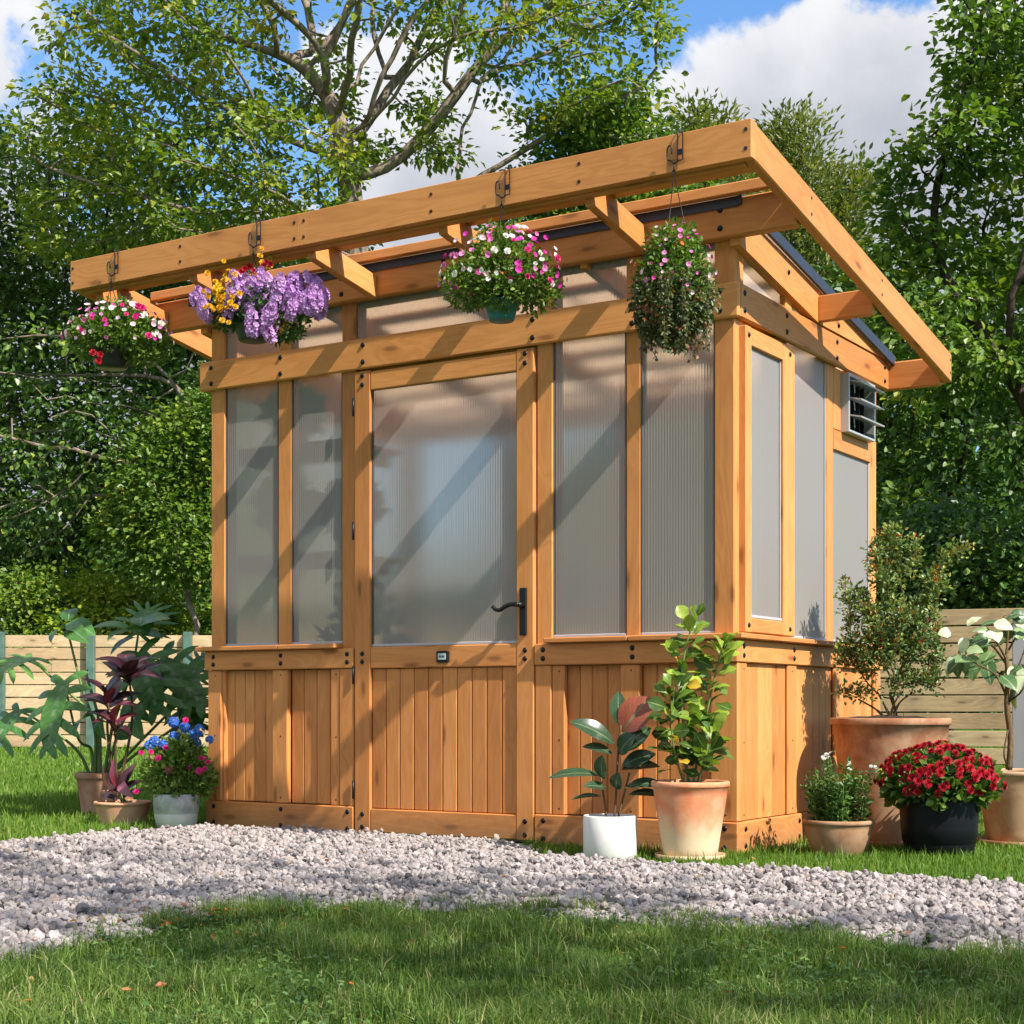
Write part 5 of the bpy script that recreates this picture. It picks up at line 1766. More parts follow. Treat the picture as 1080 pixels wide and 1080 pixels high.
# ------------------------------------------------------------------ left hand pots
Dm = 8.40
pmn = at(107, HZ, Dm); pmn[2] = 0.0
mon = potted('monstera', pmn, 'large monstera with split leaves in a terracotta pot on the lawn', pot_prof(.136, .098, .226, .032, .008, .012, .02), terracotta('clay_monstera', (0.42, 0.17, 0.10), (0.52, 0.23, 0.14), (0.56, 0.42, 0.32), .5), .120, .206)
def mp(x, y, dd=0.0): return at(x, y, Dm + dd)
ms = MB(); ml = MB()
mleaves = [  # petiole base dx, blade base, tip, width, normal, tone
    ((98, 820), [(96, 790), (82, 778, -.1)], (68, 720, -.15), (48, 792, -.30), .36, (-.25, -.85, .45), .55),
    ((106, 820), [(104, 760), (92, 715)], (92, 706, .0), (122, 690, -.1), .0, None, 0),
    ((100, 820), [(100, 770), (85, 720)], (72, 668, .02), (102, 680, -.12), .0, None, 0),
    ((104, 820), [(100, 760), (60, 720)], (33, 694, .0), (-14, 712, -.2), .30, (-.1, -.5, .9), .75),
    ((110, 820), [(118, 770), (135, 720)], (147, 690, -.05), (166, 752, -.25), .38, (.35, -.8, .45), .35),
    ((112, 820), [(130, 760), (160, 730)], (170, 698, .0), (216, 745, -.12), .36, (.3, -.6, .7), .45),
    ((110, 820), [(120, 760), (140, 700)], (146, 668, .05), (158, 640, .15), .30, (.1, -.5, .8), .4),
    ((96, 820), [(80, 790), (40, 760)], (20, 750, .05), (-18, 800, -.1), .28, (-.2, -.7, .6), .5),
    ((112, 820), [(150, 780), (185, 745)], (195, 735, .15), (205, 775, .0), .26, (.3, -.7, .5), .2),
    ((112, 820), [(150, 790), (190, 760)], (200, 716, .25), (217, 690, .35), .22, (.3, -.5, .8), .2)]
for pb_, mids, bb, tt, wd, nb, tone in mleaves:
    c = spline([mp(*pb_)] + [mp(*m_) for m_ in mids] + [mp(*bb)], 7)
    ms.tube(c, list(np.linspace(.0095, .0055, len(c))), 6)
    if nb is None: continue
    monstera_leaf(ml, mp(*bb), mp(*tt), np.array(nb) + TOV * .6, wd * 1.25, tone)
# entire (uncut) young leaves spreading at the top
for b, t, nb, wd, r0 in [((68, 660), (45, 645, -.05), (-.2, -.4, .9), .10, .1), ((68, 660), (52, 676, -.1), (-.3, -.8, .4), .11, .45), ((70, 658), (100, 668, -.12), (.2, -.6, .8), .12, .5), ((72, 662), (92, 676, -.2), (.1, -.8, .5), .11, .55), ((72, 655), (76, 640, .1), (0, -.3, .9), .1, .1),
                         ((140, 665), (95, 660, -.05), (0, -.4, .9), .13, .55), ((146, 664), (112, 672, -.2), (-.1, -.8, .5), .12, .3), ((148, 660), (178, 650, -.06), (.2, -.5, .9), .13, .4), ((148, 660), (150, 648, .15), (0, -.3, .9), .11, .3), ((150, 668), (172, 672, .0), (.2, -.4, .8), .09, .2), ((146, 672), (115, 688, -.1), (-.2, -.7, .6), .10, .25),
                         ((130, 745), (160, 760, -.1), (.3, -.7, .5), .08, .35), ((140, 758), (150, 780, -.12), (.2, -.8, .3), .09, .75), ((95, 755), (78, 768, -.2), (-.2, -.8, .5), .09, .4), ((108, 756), (108, 778, -.25), (0, -.9, .3), .08, .55), ((120, 770), (138, 778, 0), (.2, -.8, .3), .08, .3), ((208, 730), (212, 765, .1), (.3, -.8, .3), .10, .15)]:
    hero_leaf(ml, mp(*b), mp(*t), nb, wd, W_ovate, .10, .06, r0, 8)
ms.build('stem', [M['green_stem']], mon)
ml.build('leaf_blades', [LM['monst']], mon)

# burgundy cordyline growing in a pot behind the low bowl
Dc = 8.02
pc = at(124, HZ, Dc); pc[2] = 0.0
crd = potted('cordyline', pc, 'burgundy and pink leaved cordyline standing in front of the monstera', pot_prof(.085, .062, .15, .02, .006, .01, .018), M['soil'] and terracotta('clay_cordyline', (0.36, 0.15, 0.09), (0.46, 0.20, 0.12), (0.5, 0.38, 0.28), .4), .072, .132)
def cp(x, y, dd=0.0): return at(x, y, Dc + dd)
ms = MB(); ml = MB()
for top, n, sc in (((136, 712, -.02), 10, 1.0), ((114, 738, -.06), 9, .95), ((122, 762, -.1), 6, .8)):
    T0 = cp(*top)
    c = spline([pc + [0, 0, .13], (pc + [0, 0, .13]) * .45 + T0 * .55 + jit(.02), T0], 8)
    ms.tube(c, list(np.linspace(.008, .005, len(c))), 6)
    for k in range(n):
        a = k * 2.4 + random.uniform(-.3, .3)
        o = unit(np.array([math.cos(a), math.sin(a), .2 + .9 * (k / n) + random.uniform(-.3, .2)]))
        L = sc * random.uniform(.16, .25)
        b = T0 - np.array([0, 0, .05 * (1 - k / n)])
        hero_leaf(ml, b, b + o * L, np.array([0, 0, 1]) - o * .4 + TOV * .5, L * .40, W_ovate, random.uniform(.05, .2), .12, random.choice([.02, .1, .2, .35, .45, .72, .85]), 8)
ms.build('stem', [M['stem']], crd)
ml.build('leaf_blades', [LM['cordy']], crd)

# low terracotta bowl with a small burgundy plant
Dl = 7.66
pl = at(129.5, HZ, Dl); pl[2] = 0.0
low = potted('burgundy_plant', pl, 'small plant with purple leaves in a wide low terracotta pot', pot_prof(.137, .102, .118, .016, .006, .012, .018), terracotta('clay_low', (0.52, 0.24, 0.13), (0.60, 0.30, 0.17), (0.62, 0.50, 0.34), .75, -.01, .07), .122, .10)
def lp(x, y, dd=0.0): return at(x, y, Dl + dd)
ms = MB(); ml = MB()
for b, t, nb, wd, r0 in [((124, 838), (106, 806, -.05), (-.3, -.7, .6), .060, .98), ((126, 836), (114, 812, .05), (0, -.7, .5), .05, .3), ((128, 832), (143, 804, 0), (.4, -.7, .5), .05, .12), ((127, 826), (138, 840, -.12), (.2, -.9, .3), .055, .96), ((126, 830), (108, 846, -.1), (-.2, -.8, .4), .045, .25), ((130, 836), (150, 822, -.02), (.3, -.6, .7), .05, .15), ((130, 842), (156, 832, .03), (.2, -.4, .9), .045, .05), ((126, 832), (118, 800, .04), (-.1, -.8, .4), .045, .75), ((128, 838), (134, 812, -.03), (.2, -.8, .4), .045, .4), ((124, 845), (104, 838, .03), (-.2, -.4, .9), .04, .1)]:
    B = lp(*b); root = pl + np.array([random.uniform(-.02, .02), random.uniform(-.02, .02), .10])
    ms.tube(spline([root, (root + B) / 2 + jit(.006), B], 5), .0028, 5)
    hero_leaf(ml, B, lp(*t), nb, wd, W_ovate, .12, .12, r0, 8)
ms.build('stem', [M['green_stem']], low)
ml.build('leaf_blades', [LM['cordy']], low)

# white pot with blue and pink flowers
Dg = 7.50
pg = at(186, HZ, Dg); pg[2] = 0.0
def galv():
    m, k, out = new_mat('white_glazed_bucket')
    t = k.n('ShaderNodeTexCoord')
    sp = k.n('ShaderNodeSeparateXYZ'); k.put(sp.inputs[0], t.outputs['Object'])
    n1 = k.noise(t.outputs['Object'], 26, 6, .65, .5)
    n2 = k.noise(t.outputs['Object'], 9, 3, .5)
    grey = k.ramp(n1, [(.35, (.36, .37, .38)), (.65, (.60, .60, .59))])
    f = k.sstep(k.m('ADD', sp.outputs[2], k.m('MULTIPLY', k.m('SUBTRACT', n2, .5), .06)), 0.060, 0.10)
    principled(k, out, k.mix(f, (.66, .65, .62, 1), grey), .45, .15, .5, n1, .1, .002)
    return m
gal = potted('flower_pot', pg, 'white grey pot of blue and pink flowers at the greenhouse left corner', [(.001, 0), (.088, 0), (.093, .004), (.100, .07), (.1005, .074), (.1035, .076), (.108, .158), (.1085, .163), (.104, .164), (.101, .160), (.100, .14)], galv(), .10, .14)
cg = pg + np.array([0, 0, .255])
bush_leaves('foliage', gal, [(cg, (.165, .16, .13), 1.2), (cg + [.02, 0, .08], (.11, .11, .10), .6), (cg + RT * .06 + [0, 0, -.02], (.13, .13, .11), .5)], 3800, .026, .017, LM['lime'], 15, zmin=.13, shell=.25, tone=(.62, .25))
def gp_(x, y, dd=-.1): return at(x, y, Dg + dd)
for x, y in ((163, 782), (172, 786), (158, 786), (183, 762), (195, 767), (184, 777), (205, 775), (210, 770), (207, 784), (221, 780)):
    flower(gal, gp_(x, y, random.uniform(-.1, .05)), unit(np.array([0, 0, .6]) + TOV * .7 + jit(.2)), .026 if x != 221 else .020, 'head', 'blue')
for x, y in ((149, 794), (159, 793), (160, 799), (167, 800), (175, 789), (181, 810), (200, 810), (210, 813), (216, 811), (213, 800), (196, 760), (144, 835), (178, 813), (219, 804)):
    flower(gal, gp_(x, y, random.uniform(-.16, -.06)), unit(np.array([0, 0, .5]) + TOV * .9 + jit(.25)), random.uniform(.013, .018), 'double', 'cerise')
mb = MB()
for k in range(26):
    a = random.uniform(0, 6.28); o = np.array([math.cos(a) * .13, math.sin(a) * .13, random.uniform(.12, .26)])
    mb.tube(spline([pg + [0, 0, .14], pg + [0, 0, .14] + o * .5 + [0, 0, .02], pg + [0, 0, .14] + o], 4), .0016, 4)
mb.build('stem', [M['green_stem']], gal)

# ------------------------------------------------------------------ hooks and hanging baskets
def make_hook():
    t = thing('basket_hook', (0, 0, 0), 'hook', 'hook', 'black wire hooks over the front beam')
    mb = MB()
    # two wires down the face of the beam, bent over its top, and a loop standing out to the left
    for x in (-.006, .014):
        mb.tube(spline([(x, .040, -.012), (x, .043, .004), (x, .020, .0055), (x, -.004, .004), (x, -.0055, -.03), (x, -.006, -.075), (x, -.006, -.100)], 5), .0026, 6)
    mb.build('saddle', [M['black']], t)
    mb = MB().plainbox(-.005, .013, -.008, -.0035, -.080, -.060)
    mb.build('plate', [M['black']], t)
    mb = MB().tube(spline([(.014, -.007, -.098), (.004, -.016, -.104), (-.012, -.020, -.112), (-.026, -.018, -.100), (-.040, -.016, -.092), (-.042, -.016, -.06), (-.036, -.016, -.046), (-.026, -.016, -.05), (-.024, -.016, -.075)], 6), .0026, 6)
    mb.build('loop', [M['black']], t)
    return t


def copy_tree(o):
    c = o.copy(); C.objects.link(c)
    for ch in [x for x in bpy.data.objects if x.parent == o]:
        d = ch.copy(); C.objects.link(d); d.parent = c
    return c


HOOKS = []
hook0 = make_hook()
for k, (x, lab) in enumerate(((123, 'black wire hook at the left end of the front beam'), (273, 'black wire hook above the lilac flower basket'), (535, 'black wire hook above the pink and white basket with teal pot'), (717, 'black wire hook nearest the right end of the front beam'))):
    p = onY(x, 280, -.5395)
    h = hook0 if k == 0 else copy_tree(hook0)
    h.location = (p[0], -.5395, 2.601)
    ORG[h] = np.array(h.location)
    h['label'] = lab
    HOOKS.append(np.array([p[0] - .013, -.5595, 2.601 - .108]))


def basket(hk, pot_y, label, rt, rb, ph, pot_mat, name='hanging_basket', chain=True, top_y=None):
    """pot hung under its hook; pot_y is where its rim is seen"""
    d = np.dot(hk - CAM, FW)
    rim = EYE + (HZ - pot_y) / FPX * d
    loc = np.array([hk[0], hk[1], rim - ph])
    t = thing(name, loc, label, 'hanging basket', 'hanging baskets on the front beam')
    MB().lathe(loc, [(.001, 0), (rb - .004, 0), (rb, .004), (rb + .002, .012), (rt - .003, ph - .012), (rt, ph - .010), (rt, ph), (rt - .006, ph), (rt - .010, ph - .02)], 32).build('pot', [pot_mat], t)
    s = MB().lathe(loc, [(rt - .011, ph - .018), (rt * .5, ph - .006), (.001, ph)], 24)
    s.build('soil', [M['soil']], t)
    mb = MB()
    top = hk
    ring = np.array([hk[0], hk[1], hk[2] - .035])
    mb.tube([top + [0, 0, .001], ring], .0022, 5)
    mb.tube(spline([ring + [0, 0, .008], ring + [.008, 0, 0], ring - [0, 0, .008], ring + [-.008, 0, 0], ring + [0, 0, .008]], 4), .0022, 5)
    for k in range(3):
        a = .5 + k * 2.094
        e = loc + np.array([rt * .97 * math.cos(a), rt * .97 * math.sin(a), ph - .003])
        mb.tube([ring - [0, 0, .006], e], .0018, 5)
    mb.build('wire_hanger', [M['black']], t)
    return t, loc + np.array([0, 0, ph]), d


M['pot_dark'] = simple('dark_basket_pot', (0.012, 0.016, 0.015), 0.35, 0, .1, 8)
M['pot_olive'] = simple('olive_basket_pot', (0.022, 0.035, 0.022), 0.45, 0, .2, 20)
M['pot_teal'] = simple('teal_basket_pot', (0.012, 0.13, 0.125), 0.4, 0, .1, 8)


def dome_flowers(t, c, rad, n, kinds, seed, rr=(.009, .014), low=-.15, mind=.018):
    r = np.random.default_rng(seed)
    got = []
    tries = 0
    while len(got) < n and tries < 4000:
        tries += 1
        v = unit(r.normal(0, 1, 3))
        if v[2] < low or np.dot(v, TOV) < -.25: continue
        p = c + v * np.array(rad) * r.uniform(.90, 1.10)
        if any(np.linalg.norm(p - g) < mind for g in got): continue
        got.append(p)
        flower(t, p, unit(v + TOV * .3 + jit(.3)), r.uniform(*rr), *kinds[r.integers(0, len(kinds))])


# 1: pink, white and red with much green
t, c, d = basket(HOOKS[0], 369, 'hanging basket of small pink red and white flowers in a black pot', .094, .072, .082, M['pot_dark'])
c = c + RT * .035
bush_leaves('foliage', t, [(c + [0, 0, .06], (.21, .19, .11), 1.3), (c + RT * -.10 + [0, 0, .05], (.13, .13, .10), .6), (c + RT * .11 + [0, 0, .03], (.12, .13, .11), .6), (c + [0, 0, .12], (.12, .12, .11), .5)], 3600, .026, .015, LM['lime'], 21, zmin=c[2] - .07, tone=(.4, .26))
dome_flowers(t, c + [0, 0, .05] - RT * .005, (.235, .22, .15), 84, [('open', 'pink'), ('open', 'magenta'), ('double', 'white'), ('open', 'white'), ('open', 'pale'), ('double', 'cerise'), ('open', 'pale')], 31, (.009, .016), -.3, .024)
for x, y in ((106, 374), (98, 372), (104, 381), (157, 354), (143, 334), (150, 325), (146, 323)):
    flower(t, at(x, y, d - .2), unit(TOV + jit(.2)), .017, 'double', 'cerise' if x > 120 else 'red')
# 2: lilac heads, yellow daisies, red
t, c, d = basket(HOOKS[1], 336, 'hanging basket of tall lilac flower heads with yellow and red blooms', .085, .062, .095, M['pot_olive'])
bush_leaves('foliage', t, [(c + [0, 0, .05], (.16, .15, .10), 1), (c + RT * .12 + [0, 0, .0], (.12, .12, .10), .7), (c - RT * .1 + [0, 0, .03], (.1, .1, .08), .5)], 2200, .028, .016, LM['herb'], 22, zmin=c[2] - .10, tone=(.4, .22))
sp2 = [(256, 302), (262, 312), (268, 306), (258, 326), (272, 322), (280, 315), (276, 338), (284, 330), (266, 340), (290, 318), (250, 296), (248, 318), (300, 306), (308, 298), (316, 308), (324, 302), (330, 310), (336, 304), (320, 318), (334, 318), (338, 322), (300, 316), (284, 300), (294, 300), (310, 312), (210, 312), (206, 318), (214, 325), (220, 330), (328, 318), (272, 296), (246, 310), (306, 322), (263, 330), (288, 342), (282, 350), (216, 314), (240, 330)]
for x, y in sp2:
    flower(t, at(x, y, d + random.uniform(-.16, -.02)), unit(np.array([0, 0, .8]) + RT * random.uniform(-.5, .5) + TOV * .5), random.uniform(.042, .054) if x > 240 else .036, 'spike', 'lilac')
r = np.random.default_rng(4)
for k in range(54):
    x, y = r.normal(234, 9), r.normal(311, 12)
    flower(t, at(x, y, d + r.uniform(-.19, -.10)), unit(TOV + jit(.35) + [0, 0, .3]), r.uniform(.010, .015), 'double', 'yellow')
for k in range(11):
    flower(t, at(r.normal(279, 3.5) + (k % 2) * 3, 248 + k * 3.6, d + r.uniform(-.03, .03)), unit(TOV + jit(.4)), r.uniform(.010, .014), 'double', 'yellow')
for x, y in ((258, 284), (263, 281), (268, 286), (281, 277), (285, 279), (277, 281), (254, 287)):
    flower(t, at(x, y, d - .05), unit(TOV + jit(.3)), .015, 'double', 'red')
mb = MB()
for x0, x1, y1 in ((274, 279, 250), (276, 284, 268), (268, 262, 284), (290, 325, 300), (262, 215, 315)):
    mb.tube(spline([c, (c + at(x1, y1, d)) / 2 + [0, 0, .01], at(x1, y1, d)], 6), .002, 4)
mb.build('stem', [M['green_stem']], t)
# 3: pink and white in the teal pot
t, c, d = basket(HOOKS[2], 318, 'hanging basket of pink and white flowers in a small teal pot', .066, .048, .075, M['pot_teal'])
bush_leaves('foliage', t, [(c + [0, 0, .10], (.20, .18, .12), 1.3), (c + [0, 0, .19], (.11, .11, .10), .5), (c + RT * .12 + [0, 0, .05], (.11, .12, .09), .5), (c - RT * .13 + [0, 0, .05], (.09, .12, .08), .4), (c + TOV * .06 + [0, 0, .01], (.12, .08, .055), .35)], 3900, .025, .014, LM['lime'], 23, zmin=c[2] - .055, tone=(.42, .26))
dome_flowers(t, c + [0, 0, .10], (.235, .21, .165), 100, [('open', 'magenta'), ('open', 'pink'), ('double', 'white'), ('open', 'magenta'), ('open', 'pale'), ('double', 'cerise'), ('open', 'white'), ('open', 'pink')], 33, (.009, .016), -.45, .022)
# 4: trailing grey green
t, c, d = basket(HOOKS[3], 300, 'hanging basket with long trailing grey green stems and tiny pink flowers', .085, .065, .09, M['pot_dark'])
lob4 = [(c + [0, 0, .02], (.135, .13, .13), 1.3), (c + [0, 0, .13], (.10, .10, .09), .7), (c + [0, 0, -.10], (.135, .12, .10), 1.0), (c + RT * -.02 + [0, 0, -.16], (.10, .09, .05), .4), (c + RT * .07 + [0, 0, -.05], (.10, .09, .11), .4), (c + RT * -.08 + [0, 0, -.03], (.08, .08, .10), .4), (c + RT * .02 + [0, 0, -.20], (.06, .05, .035), .12)]
bush_leaves('foliage', t, lob4[2:], 3200, .020, .013, LM['trail'], 24, up=-.4, tone=(.58, .3))
bush_leaves('foliage', t, lob4[:2], 2300, .022, .012, LM['lime'], 25, up=.3, tone=(.35, .26))
mb = MB(); r = np.random.default_rng(9); PP = []
for k in range(26):
    a = r.uniform(0, 6.28); o = np.array([math.cos(a), math.sin(a), 0])
    L = r.uniform(.14, .26)
    cc = spline([c + o * .06, c + o * .115 + [0, 0, .015], c + o * .13 + [0, 0, -L * .5], c + o * r.uniform(.06, .12) + [0, 0, -L]], 6)
    mb.tube(cc, .0013, 4); PP += [p for p in cc[8:] for _ in range(3)]
mb.build('stem', [M['stem']], t)
PP = np.array(PP) + r.normal(0, .006, (len(PP), 3)); n = len(PP)
V, T = leaf_cloud(PP, unit(r.normal(0, .7, (n, 3)) + [0, 0, -.4]), unit(r.normal(0, .6, (n, 3)) + [0, 0, 1]), r.uniform(.012, .022, n), r.uniform(.009, .014, n))
np_mesh('trailing_leaves', V, T, [LM['trail']], t, rnd=np.repeat(r.uniform(0, 1, n), 2))
dome_flowers(t, c + [0, 0, .03], (.15, .145, .17), 46, [('open', 'pink'), ('open', 'pale'), ('open', 'pink'), ('open', 'magenta'), ('open', 'orange')], 35, (.006, .011), -.6, .022)

# pots inside, on the shelves and the floor, seen through the panes
def inner_plant(loc, h, lab, seed, rr=.13, mt='lime'):
    loc = np.array(loc, float)
    t = potted('shelf_plant', loc, lab, pot_prof(.08, .06, .13, .02), M['clay_in'], .066, .11, 24, group='plants inside the greenhouse')
    bush_leaves('foliage', t, [(loc + [0, 0, .13 + h * .5], (rr, rr, h * .55), 1)], 420, .075, .045, LM[mt], seed, zmin=loc[2] + .13)
    return t


M['clay_in'] = terracotta('clay_inside', (0.5, .22, .12), (.58, .28, .16), (.6, .45, .3), .2)
inner_plant((-2.47, .27, 1.2725), .22, 'potted leafy plant on the lower shelf behind the left pane', 41)
inner_plant((-2.10, .30, 1.2725), .18, 'potted plant on the lower shelf behind the second left pane', 42, .12, 'herb')
inner_plant((-2.44, .30, 1.7825), .14, 'potted plant on the upper shelf behind the left pane', 43, .12, 'herb')
inner_plant((-2.06, .34, 0.0505), .95, 'tall leafy green plant standing inside behind the second left pane', 44, .22, 'lime')
inner_plant((-1.45, 1.05, 0.0505), 1.1, 'large leafy plant on the floor behind the door glass', 45, .34, 'herb')

# ------------------------------------------------------------------ gravel stones
def ico():
    ph = (1 + 5 ** .5) / 2
    v = np.array([(-1, ph, 0), (1, ph, 0), (-1, -ph, 0), (1, -ph, 0), (0, -1, ph), (0, 1, ph), (0, -1, -ph), (0, 1, -ph), (ph, 0, -1), (ph, 0, 1), (-ph, 0, -1), (-ph, 0, 1)], float)
    v /= np.linalg.norm(v[0])
    f = np.array([(0, 11, 5), (0, 5, 1), (0, 1, 7), (0, 7, 10), (0, 10, 11), (1, 5, 9), (5, 11, 4), (11, 10, 2), (10, 7, 6), (7, 1, 8), (3, 9, 4), (3, 4, 2), (3, 2, 6), (3, 6, 8), (3, 8, 9), (4, 9, 5), (2, 4, 11), (6, 2, 10), (8, 6, 7), (9, 8, 1)])
    return v, f


def ico2():
    v, f = ico()
    v = list(map(tuple, v)); cache = {}; out = []
    def md(a, b):
        k = (min(a, b), max(a, b))
        if k not in cache:
            m_ = (np.array(v[a]) + np.array(v[b])) / 2; m_ /= np.linalg.norm(m_); cache[k] = len(v); v.append(tuple(m_))
        return cache[k]
    for a, b, c in f:
        x, y, z = md(a, b), md(b, c), md(c, a)
        out += [(a, x, z), (b, y, x), (c, z, y), (x, y, z)]
    return np.array(v), np.array(out)


def stone_mat():
    m, k, out = new_mat('crushed_stone')
    col = k.ramp(attr_rnd(k), [(0.0, (0.13, 0.112, 0.108)), (0.25, (0.245, 0.215, 0.205)), (0.6, (0.35, 0.302, 0.290)), (0.9, (0.44, 0.392, 0.378)), (1.0, (0.34, 0.27, 0.23))])
    t = k.n('ShaderNodeTexCoord')
    n1 = k.noise(t.outputs['Object'], 120.0, 5.0, 0.65)
    col = k.mix(1.0, col, k.ramp(n1, [(.3, .72), (.7, 1.12)]), 'MULTIPLY')
    principled(k, out, col, 0.88, 0, 0.25, n1, 0.5, 0.003)
    return m


def rot_rand(n, r):
    qn = unit(r.normal(0, 1, (n, 4)))
    a, b, c, d = qn.T
    return np.stack([np.stack([1 - 2 * (c * c + d * d), 2 * (b * c - a * d), 2 * (b * d + a * c)], -1),
                     np.stack([2 * (b * c + a * d), 1 - 2 * (b * b + d * d), 2 * (c * d - a * b)], -1),
                     np.stack([2 * (b * d - a * c), 2 * (c * d + a * b), 1 - 2 * (b * b + c * c)], -1)], 1)


def sample_ground(n, d0, d1, r, half=0.44, k=1.0):
    """points on the ground in front of the camera, evenly per area (k=1) or thinning with distance (k=-1)"""
    u = r.uniform(0, 1, n)
    if k == 1.0: d = np.sqrt(d0 ** 2 + u * (d1 ** 2 - d0 ** 2))
    else: d = d0 * (d1 / d0) ** u
    s = r.uniform(-half, half, n) * d
    P = CAM[None, :2] + FW[None, :2] * d[:, None] + RT[None, :2] * s[:, None]
    return P, d


def house(P, m=0.0): return (P[:, 0] > XL - .01 - m) & (P[:, 0] < 0.01 + m) & (P[:, 1] > -.01 - m) & (P[:, 1] < 1.66 + m)


potc = [(p[:2], rad) for p, rad in ((pw, .103), (pf, .133), (pb, .10), (pk, .125), (ps, .222), (pv, .19), (pmn, .10), (pl, .105), (pg, .096), (pc, .064), (pm, .09))]


def clear_pots(P, extra=0.0):
    ok = np.ones(len(P), bool)
    for c, rad in potc: ok &= np.linalg.norm(P - c, axis=1) > rad + extra
    return ok


def stones(n, d0, d1, seed, mesh, half=.46):
    r = np.random.default_rng(seed)
    P, d = sample_ground(n, d0, d1, r, half)
    e = dist_edge(P, poly); ins = inside(P, poly)
    # a few stones stray over the edge
    ok = (ins | (e < np.abs(r.normal(0, .018, n)))) & ~house(P, .006) & clear_pots(P, .016)
    P = P[ok]; e = e[ok]; ins = ins[ok]; n = len(P)
    v, f = mesh
    sz = np.clip(r.normal(.0102, .0034, n), .0042, .0195)
    sc = np.stack([np.ones(n), r.uniform(.7, 1.0, n), r.uniform(.55, .85, n)], 1) * sz[:, None]
    B = v[None] * (1 + r.normal(0, .13, (n, len(v), 1))) * sc[:, None, :]
    Rm = rot_rand(n, r)
    B = np.einsum('nij,nvj->nvi', Rm, B)
    lvl = np.where(ins, np.minimum(1, e / .08), 0)
    z = sz * .42 + lvl * np.abs(r.normal(.0, .0095, n)) + lvl * .006
    B += np.concatenate([P, z[:, None]], 1)[:, None, :]
    F = (f[None] + (np.arange(n) * len(v))[:, None, None]).reshape(-1, 3)
    return B.reshape(-1, 3), F, np.repeat(np.clip(r.normal(.5, .24, n), 0, 1), len(f))


V1, F1, R1 = stones(30000, 3.45, 4.5, 3, ico2())
V2, F2, R2 = stones(108000, 4.5, 7.6, 4, ico(), .5)
gv = np_mesh('gravel', np.vstack([V1, V2]), np.vstack([F1, F2 + len(V1)]), [stone_mat()], rnd=np.concatenate([R1, R2]))
tag(gv, 'pale grey crushed stones covering the path', 'gravel', kind='stuff')

# ------------------------------------------------------------------ grass
def grass_mat(name, stops):
    return leaf_mat(name, stops, .35, .5, None, None, .3)


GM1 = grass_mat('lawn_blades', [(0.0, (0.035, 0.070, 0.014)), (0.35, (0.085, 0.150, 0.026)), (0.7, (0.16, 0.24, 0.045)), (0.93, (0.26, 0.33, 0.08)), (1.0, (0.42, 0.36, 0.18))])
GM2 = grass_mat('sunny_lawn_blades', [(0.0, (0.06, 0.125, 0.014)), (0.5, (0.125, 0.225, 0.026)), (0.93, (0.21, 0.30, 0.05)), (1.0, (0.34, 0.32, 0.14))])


def blades(P, h, wd, r, lean=.45):
    n = len(P)
    a = r.uniform(0, 2 * math.pi, n)
    s = np.stack([np.cos(a), np.sin(a), np.zeros(n)], 1)
    b = r.uniform(0, 2 * math.pi, n)
    ln = np.stack([np.cos(b), np.sin(b), np.zeros(n)], 1) * (np.abs(r.normal(0, lean, n)) * h)[:, None]
    B = np.concatenate([P, np.full((n, 1), -.002)], 1)
    up = np.stack([np.zeros(n), np.zeros(n), h], 1)
    m_ = B + up * .55 + ln * .35
    t = B + up * (1 - .25 * np.minimum(1, np.linalg.norm(ln, axis=1) / h))[:, None] + ln
    w2 = (wd / 2)[:, None]
    V = np.stack([B - s * w2, B + s * w2, m_ + s * w2 * .8, m_ - s * w2 * .8, t], 1).reshape(-1, 3)
    i = np.arange(n)[:, None] * 5
    Q = i + np.array([[0, 1, 2, 3]]); T = i + np.array([[3, 2, 4]])
    return V, Q, T


def noise2(P, seed, f):
    r = np.random.default_rng(seed)
    o = np.zeros(len(P))
    for k in range(6):
        a = r.uniform(0, 6.28); q_ = f * r.uniform(.5, 1.8)
        o += np.sin((P[:, 0] * math.cos(a) + P[:, 1] * math.sin(a)) * q_ + r.uniform(0, 6))
    return o / 6


def grass(name, label, P, h, wd, mat, seed, tone, lean=.45):
    r = np.random.default_rng(seed)
    V, Q, T = blades(P, h, wd, r, lean)
    rn = np.clip(tone, 0, 1)
    o = np_mesh(name, V, [Q, T], [mat], rnd=np.concatenate([rn, rn]))
    tag(o, label, 'grass', kind='stuff')
    return o


# near lawn
r = np.random.default_rng(51)
P, d = sample_ground(270000, 2.55, 5.3, r, .47)
front_side = (P - CAM[None, :2]) @ FW[:2]
e = dist_edge(P, poly); ins = inside(P, poly)
nearer = np.array([True] * len(P))
bd = np.array([np.dot(gnd(x, y)[:2] - CAM[:2], FW[:2]) for x, y in back_px]); bs = np.array([np.dot(gnd(x, y)[:2] - CAM[:2], RT[:2]) / np.dot(gnd(x, y)[:2] - CAM[:2], FW[:2]) for x, y in back_px])
fd = np.array([np.dot(gnd(x, y)[:2] - CAM[:2], FW[:2]) for x, y in front_px])
fs = np.array([np.dot(gnd(x, y)[:2] - CAM[:2], RT[:2]) / np.dot(gnd(x, y)[:2] - CAM[:2], FW[:2]) for x, y in front_px])
oi = np.argsort(fs)
lat = ((P - CAM[None, :2]) @ RT[:2]) / front_side
fl = np.interp(lat, fs[oi], fd[oi])
ok = (front_side < fl + np.abs(r.normal(0, .02, len(P)))) & clear_pots(P)
P = P[ok]; d = d[ok]
pat = noise2(P, 1, 5.0); pat2 = noise2(P, 2, 14.0)
keep = r.random(len(P)) < np.clip(.78 + .45 * pat2, .25, 1)
P = P[keep]; pat = pat[keep]; pat2 = pat2[keep]; d = d[keep]
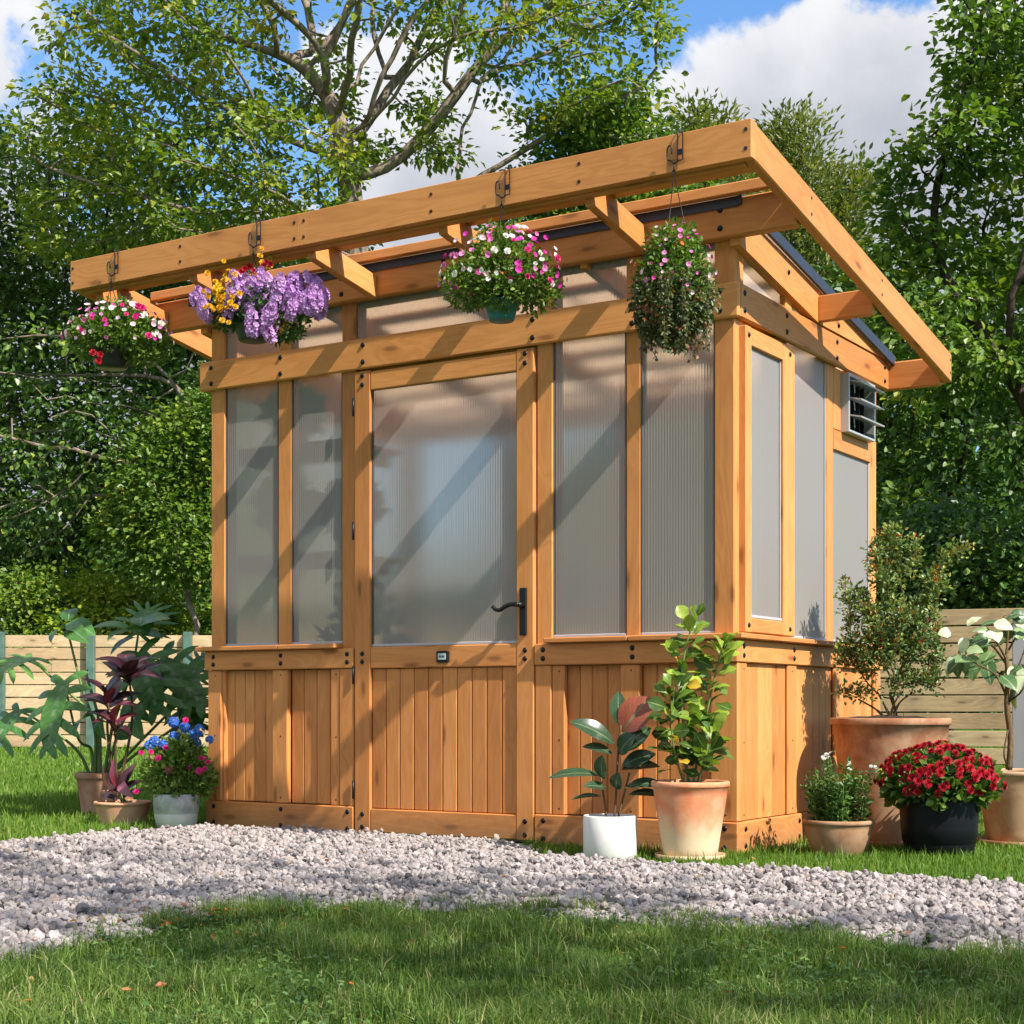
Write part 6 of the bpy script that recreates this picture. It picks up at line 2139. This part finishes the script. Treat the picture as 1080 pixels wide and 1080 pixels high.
h = np.clip(.027 * np.exp(r.normal(0, .36, len(P))) * (1 + .95 * np.clip(pat2, -.6, 1) + .45 * pat), .006, .085)
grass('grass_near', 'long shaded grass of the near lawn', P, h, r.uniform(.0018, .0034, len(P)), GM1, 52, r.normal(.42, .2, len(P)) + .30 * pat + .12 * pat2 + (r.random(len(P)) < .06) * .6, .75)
# longer tufts
r = np.random.default_rng(61)
C0, dd = sample_ground(150, 2.7, 4.8, r, .45)
lat = ((C0 - CAM[None, :2]) @ RT[:2]) / dd
C0 = C0[dd < np.interp(lat, fs[oi], fd[oi]) - .03]
PT = np.repeat(C0, 90, axis=0) + r.normal(0, .026, (len(C0) * 90, 2))
ht = np.repeat(r.uniform(.035, .095, len(C0)), 90) * r.uniform(.5, 1.1, len(PT))
grass('grass_tufts', 'taller tufts standing in the near lawn', PT, ht, r.uniform(.0022, .004, len(PT)), GM1, 62, r.normal(.55, .18, len(PT)) + np.repeat(r.normal(0, .12, len(C0)), 90) + (r.random(len(PT)) < .05) * .6, .75)
# strip by the greenhouse on the right and lawn behind
r = np.random.default_rng(71)
P, d = sample_ground(150000, 4.8, 10.5, r, .5, -1)
lat = ((P - CAM[None, :2]) @ RT[:2]) / d
bl = np.interp(lat, bs, bd)
ok = (d > bl - np.abs(r.normal(0, .02, len(P)))) & ~house(P, .004) & clear_pots(P)
P = P[ok]; d = d[ok]; pat = noise2(P, 4, 4.0); pat2 = noise2(P, 5, 16)
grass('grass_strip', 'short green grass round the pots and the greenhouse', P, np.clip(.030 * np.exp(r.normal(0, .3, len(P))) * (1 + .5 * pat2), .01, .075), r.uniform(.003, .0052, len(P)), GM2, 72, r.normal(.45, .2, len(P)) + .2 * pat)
r = np.random.default_rng(81)
P, d = sample_ground(150000, 6.6, 26, r, .5, -1)
lat = ((P - CAM[None, :2]) @ RT[:2]) / d
ok = (d > np.interp(lat, bs, bd)) & ~house(P, .01) & clear_pots(P, .01)
P = P[ok]; d = d[ok]; pat = noise2(P, 6, 1.6); pat2 = noise2(P, 7, 7)
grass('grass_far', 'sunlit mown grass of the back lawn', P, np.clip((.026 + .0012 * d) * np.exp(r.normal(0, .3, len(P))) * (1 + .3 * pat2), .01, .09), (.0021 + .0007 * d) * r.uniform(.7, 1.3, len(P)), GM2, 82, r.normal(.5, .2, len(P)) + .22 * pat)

# small clover leaves in the near lawn and a few fallen leaves and petals
r = np.random.default_rng(91)
P, d = sample_ground(16000, 2.6, 5.0, r, .46)
lat = ((P - CAM[None, :2]) @ RT[:2]) / d
ok = (d < np.interp(lat, fs[oi], fd[oi]) - .01) & (noise2(P, 11, 6.0) > .05)
P = P[ok]; n = len(P)
V, T = leaf_cloud(np.concatenate([P, r.uniform(.008, .030, (n, 1))], 1), unit(r.normal(0, 1, (n, 3)) * [1, 1, .25]), unit(r.normal(0, .35, (n, 3)) + [0, 0, 1]), r.uniform(.008, .017, n), r.uniform(.007, .014, n))
o = np_mesh('clover', V, T, [LM['herb']], rnd=np.repeat(np.clip(r.normal(.6, .2, n), 0, 1), 2))
tag(o, 'low clover leaves scattered through the near lawn', 'ground cover', kind='stuff')
P, d = sample_ground(420, 2.9, 7.0, r, .46)
c0 = gnd(170, 975)[:2]
P = np.concatenate([P[:150], c0 + r.normal(0, .22, (110, 2)) * [1.2, .6]])
ok = ~house(P, .02) & clear_pots(P, .02)
P = P[ok]; n = len(P)
zz = np.where(inside(P, poly), .028, .03) + r.uniform(0, .008, n)
V, T = leaf_cloud(np.concatenate([P, zz[:, None]], 1), unit(r.normal(0, 1, (n, 3)) * [1, 1, .2]), unit(r.normal(0, .4, (n, 3)) + [0, 0, 1]), r.uniform(.010, .024, n), r.uniform(.007, .015, n))
o = np_mesh('leaf_litter', V, T, [LM['shrubred']], rnd=np.repeat(r.uniform(0, 1, n), 2))
tag(o, 'small fallen orange leaves on the path edge and lawn', 'fallen leaves', kind='stuff')
